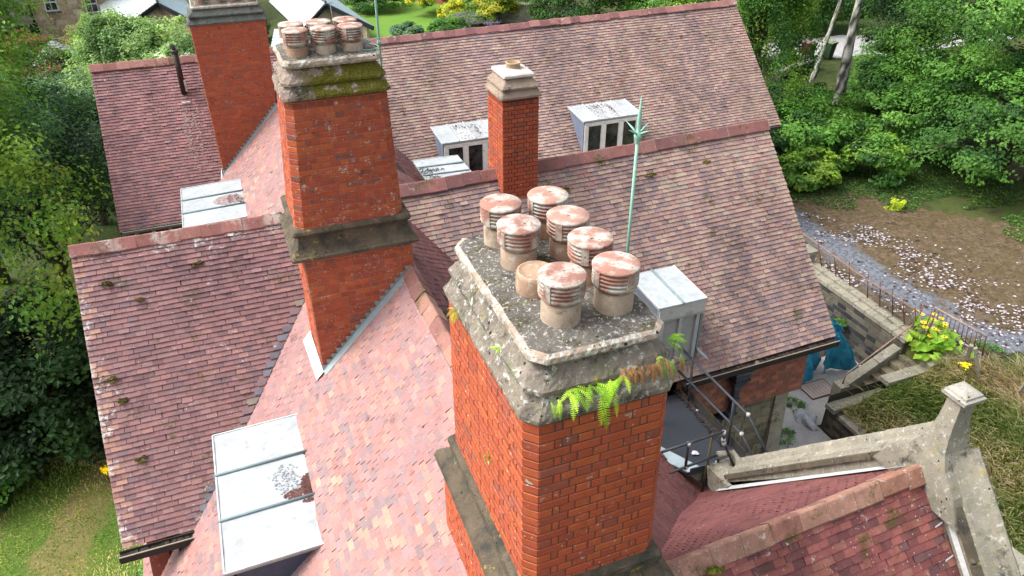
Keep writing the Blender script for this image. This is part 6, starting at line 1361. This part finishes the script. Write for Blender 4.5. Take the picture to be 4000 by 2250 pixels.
for k, (x_, y_, s_, lb) in enumerate(((16.35, 14.35, .22, 'green weed growing out of the dark retaining wall by the blue sheet'), (13.45, 12.6, .28, 'tuft of grass beside the plastic sack'), (12.3, 11.6, .26, 'flat green tuft in a crack of the courtyard concrete'), (13.15, 10.1, .34, 'leafy weed patch against the foot of the dark parapet wall'), (18.6, 11.2, .35, 'green weed on the litter right of the loose railing panel'), (18.9, 9.9, .4, 'bushy weed by the single leaning post'))):
    tree('weed', lb, 'plant', (x_, y_, (FLOOR+.05 if x_ < 16.6 else gz(x_, y_)+.1)+(.9 if k == 0 else 0)), (s_*(1.6 if k == 2 else 1), s_, s_*.5), G_MD, 70+k, .06, 420, 14, .4, trunk=0, group='weeds in the yard', gzv=FLOOR if x_ < 16.6 else gz(x_, y_))
# ferns on the nearest chimney
def frond(mb, p, d, L, seed, col, droop=.9):
    rng = random.Random(seed); p = V(*p); d = nrm(d); n = 13; pts = []; q = p.copy(); dd = d.copy()
    for i in range(n+1): pts.append(q.copy()); dd = nrm(dd+V(0, 0, -droop*.13)); q = q+dd*L/n
    mb.tube(pts, [.0022]*len(pts), 4, np.array(col)*.7)
    for i in range(1, n+1):
        t = pts[i]-pts[i-1]; t = nrm(t); s_ = nrm(np.cross(t, [0, 0, 1])+V(.001, 0, 0)); w_ = L*.14*math.sin(math.pi*min(.97, (i/n)*.86+.1))
        for sg in (-1, 1):
            a = pts[i]; b = a+(s_*sg+t*.25)*w_+V(0, 0, -.12*w_); c = np.array(col)*rng.uniform(.82, 1.2); e = t*L/n*.30; mb.add([a-e, b-e*.3, b+e*.4, a+e], [(0, 1, 2, 3)], c)
def fern(name, label, p, n, L, cols, seed, spread=(1, .35, .3), dirs=(0, -1, .1), wid=.12, group='ferns on the nearest chimney', droop=.9):
    rng = random.Random(seed); T = thing(name, label, 'fern', p, group); mb = MB()
    for k in range(n):
        d = V(dirs[0]+rng.gauss(0, spread[0]), dirs[1]+rng.gauss(0, spread[1]), dirs[2]+rng.gauss(0, spread[2])); frond(mb, V(*p)+V(rng.uniform(-wid, wid), rng.uniform(-.01, .02), rng.uniform(-.02, .02)), d, L*rng.uniform(.7, 1.15), seed*50+k, rng.choice(cols), droop)
    mb.build('fronds', M_LEAF, T)
FG = [C(150, 196, 50, .75), C(176, 212, 60, .75), C(130, 180, 46, .75), C(196, 220, 84, .75)]
FB = [C(170, 120, 84), C(190, 140, 96), C(150, 104, 76), C(196, 160, 112), C(140, 130, 70)]
fern('fern', 'bright green fern spreading along the middle of the front ledge of the nearest cap', (1.97, 3.51, -3.27), 24, .17, FG, 1, spread=(1.3, .3, .35), wid=.22, droop=.8)
fern('fern', 'long drooping green frond pair below the middle fern', (2.03, 3.49, -3.36), 3, .25, FG, 2, spread=(.25, .2, .2), wid=.04, droop=2.4)
fern('fern', 'small green fern at the left end of the front ledge', (1.66, 3.49, -3.30), 5, .11, FG, 3, spread=(.5, .3, .2), wid=.03, droop=1.8)
fern('fern', 'withered brown fern at the right end of the front ledge', (2.33, 3.52, -3.22), 34, .13, FB, 4, spread=(1, .4, .5), wid=.16, droop=1.4)
fern('fern', 'half green half brown fern hanging at the right corner of the cap', (2.52, 3.52, -3.22), 22, .13, FB+FG[:2]+[C(90, 130, 70)], 5, spread=(1, .4, .5), wid=.10, droop=1.7)
fern('fern', 'green fern on the right flank of the cap', (2.66, 3.75, -3.25), 8, .15, FG, 6, dirs=(.9, -.2, .4), spread=(.3, .5, .3), wid=.03)
fern('fern', 'small bright fern rosette on the left slope of the cap', (1.53, 4.14, -3.28), 9, .09, FG, 7, dirs=(-.5, -.3, .8), spread=(.8, .8, .3), wid=.02)
fern('fern', 'yellow green fern tuft at the back left corner under the cap', (1.47, 5.02, -3.50), 9, .14, [C(196, 196, 70), C(176, 180, 60)], 8, dirs=(-.8, -.3, .2), spread=(.4, .7, .3), wid=.03)
tree('moss_tuft', 'tiny moss tuft on the left brick face of the nearest chimney', 'moss', (1.48, 4.35, -4.55), (.04, .04, .05), [C(150, 150, 60)], 81, .02, 160, 8, .4, trunk=0, group='moss cushions on the roofs', gzv=-4.6)
# cushions of moss along tiles
mo = [(-2.35, 12.45, 'beside the left end of the lichened ridge'), (-1.9, 12.2, 'second from the left below the lichened ridge'), (-2.5, 11.4, 'near the left verge, uppermost of three'), (-2.42, 11.15, 'near the left verge, middle of three'), (-2.3, 10.5, 'near the left verge, lowest of three'), (-.9, 12.5, 'below the middle of the lichened ridge')]
for k, (x_, y_, lb) in enumerate(mo):
    z_ = -6.2-1.117*(12.92-y_)+.035; tree('moss_tuft', 'moss cushion '+lb, 'moss', (x_, y_, z_), (.09, .05, .05), [C(120, 112, 50), C(90, 84, 40)], 90+k, .025, 500, 14, .4, trunk=0, group='moss cushions on the roofs', gzv=z_)
for k, (x_, y_, lb) in enumerate(((8.0, 12.7, 'under the ridge right of the green rod'), (9.4, 12.75, 'under the right half of the buff ridge'), (6.05, 12.7, 'under the buff ridge left of the green rod'))):
    z_ = -6.05-1.10*(13.15-y_)+.035; tree('moss_tuft', 'moss cushion '+lb, 'moss', (x_, y_, z_), (.12, .06, .05), [C(130, 116, 50), C(100, 90, 40)], 110+k, .03, 500, 14, .4, trunk=0, group='moss cushions on the roofs', gzv=z_)
tree('moss_tuft', 'round green moss cushion on the orange ridge tiles in the bottom right corner', 'moss', (3.70, 3.92, -6.50), (.07, .05, .05), [C(120, 130, 44), C(146, 150, 56)], 120, .022, 500, 12, .4, trunk=0, group='moss cushions on the roofs', gzv=-6.5)
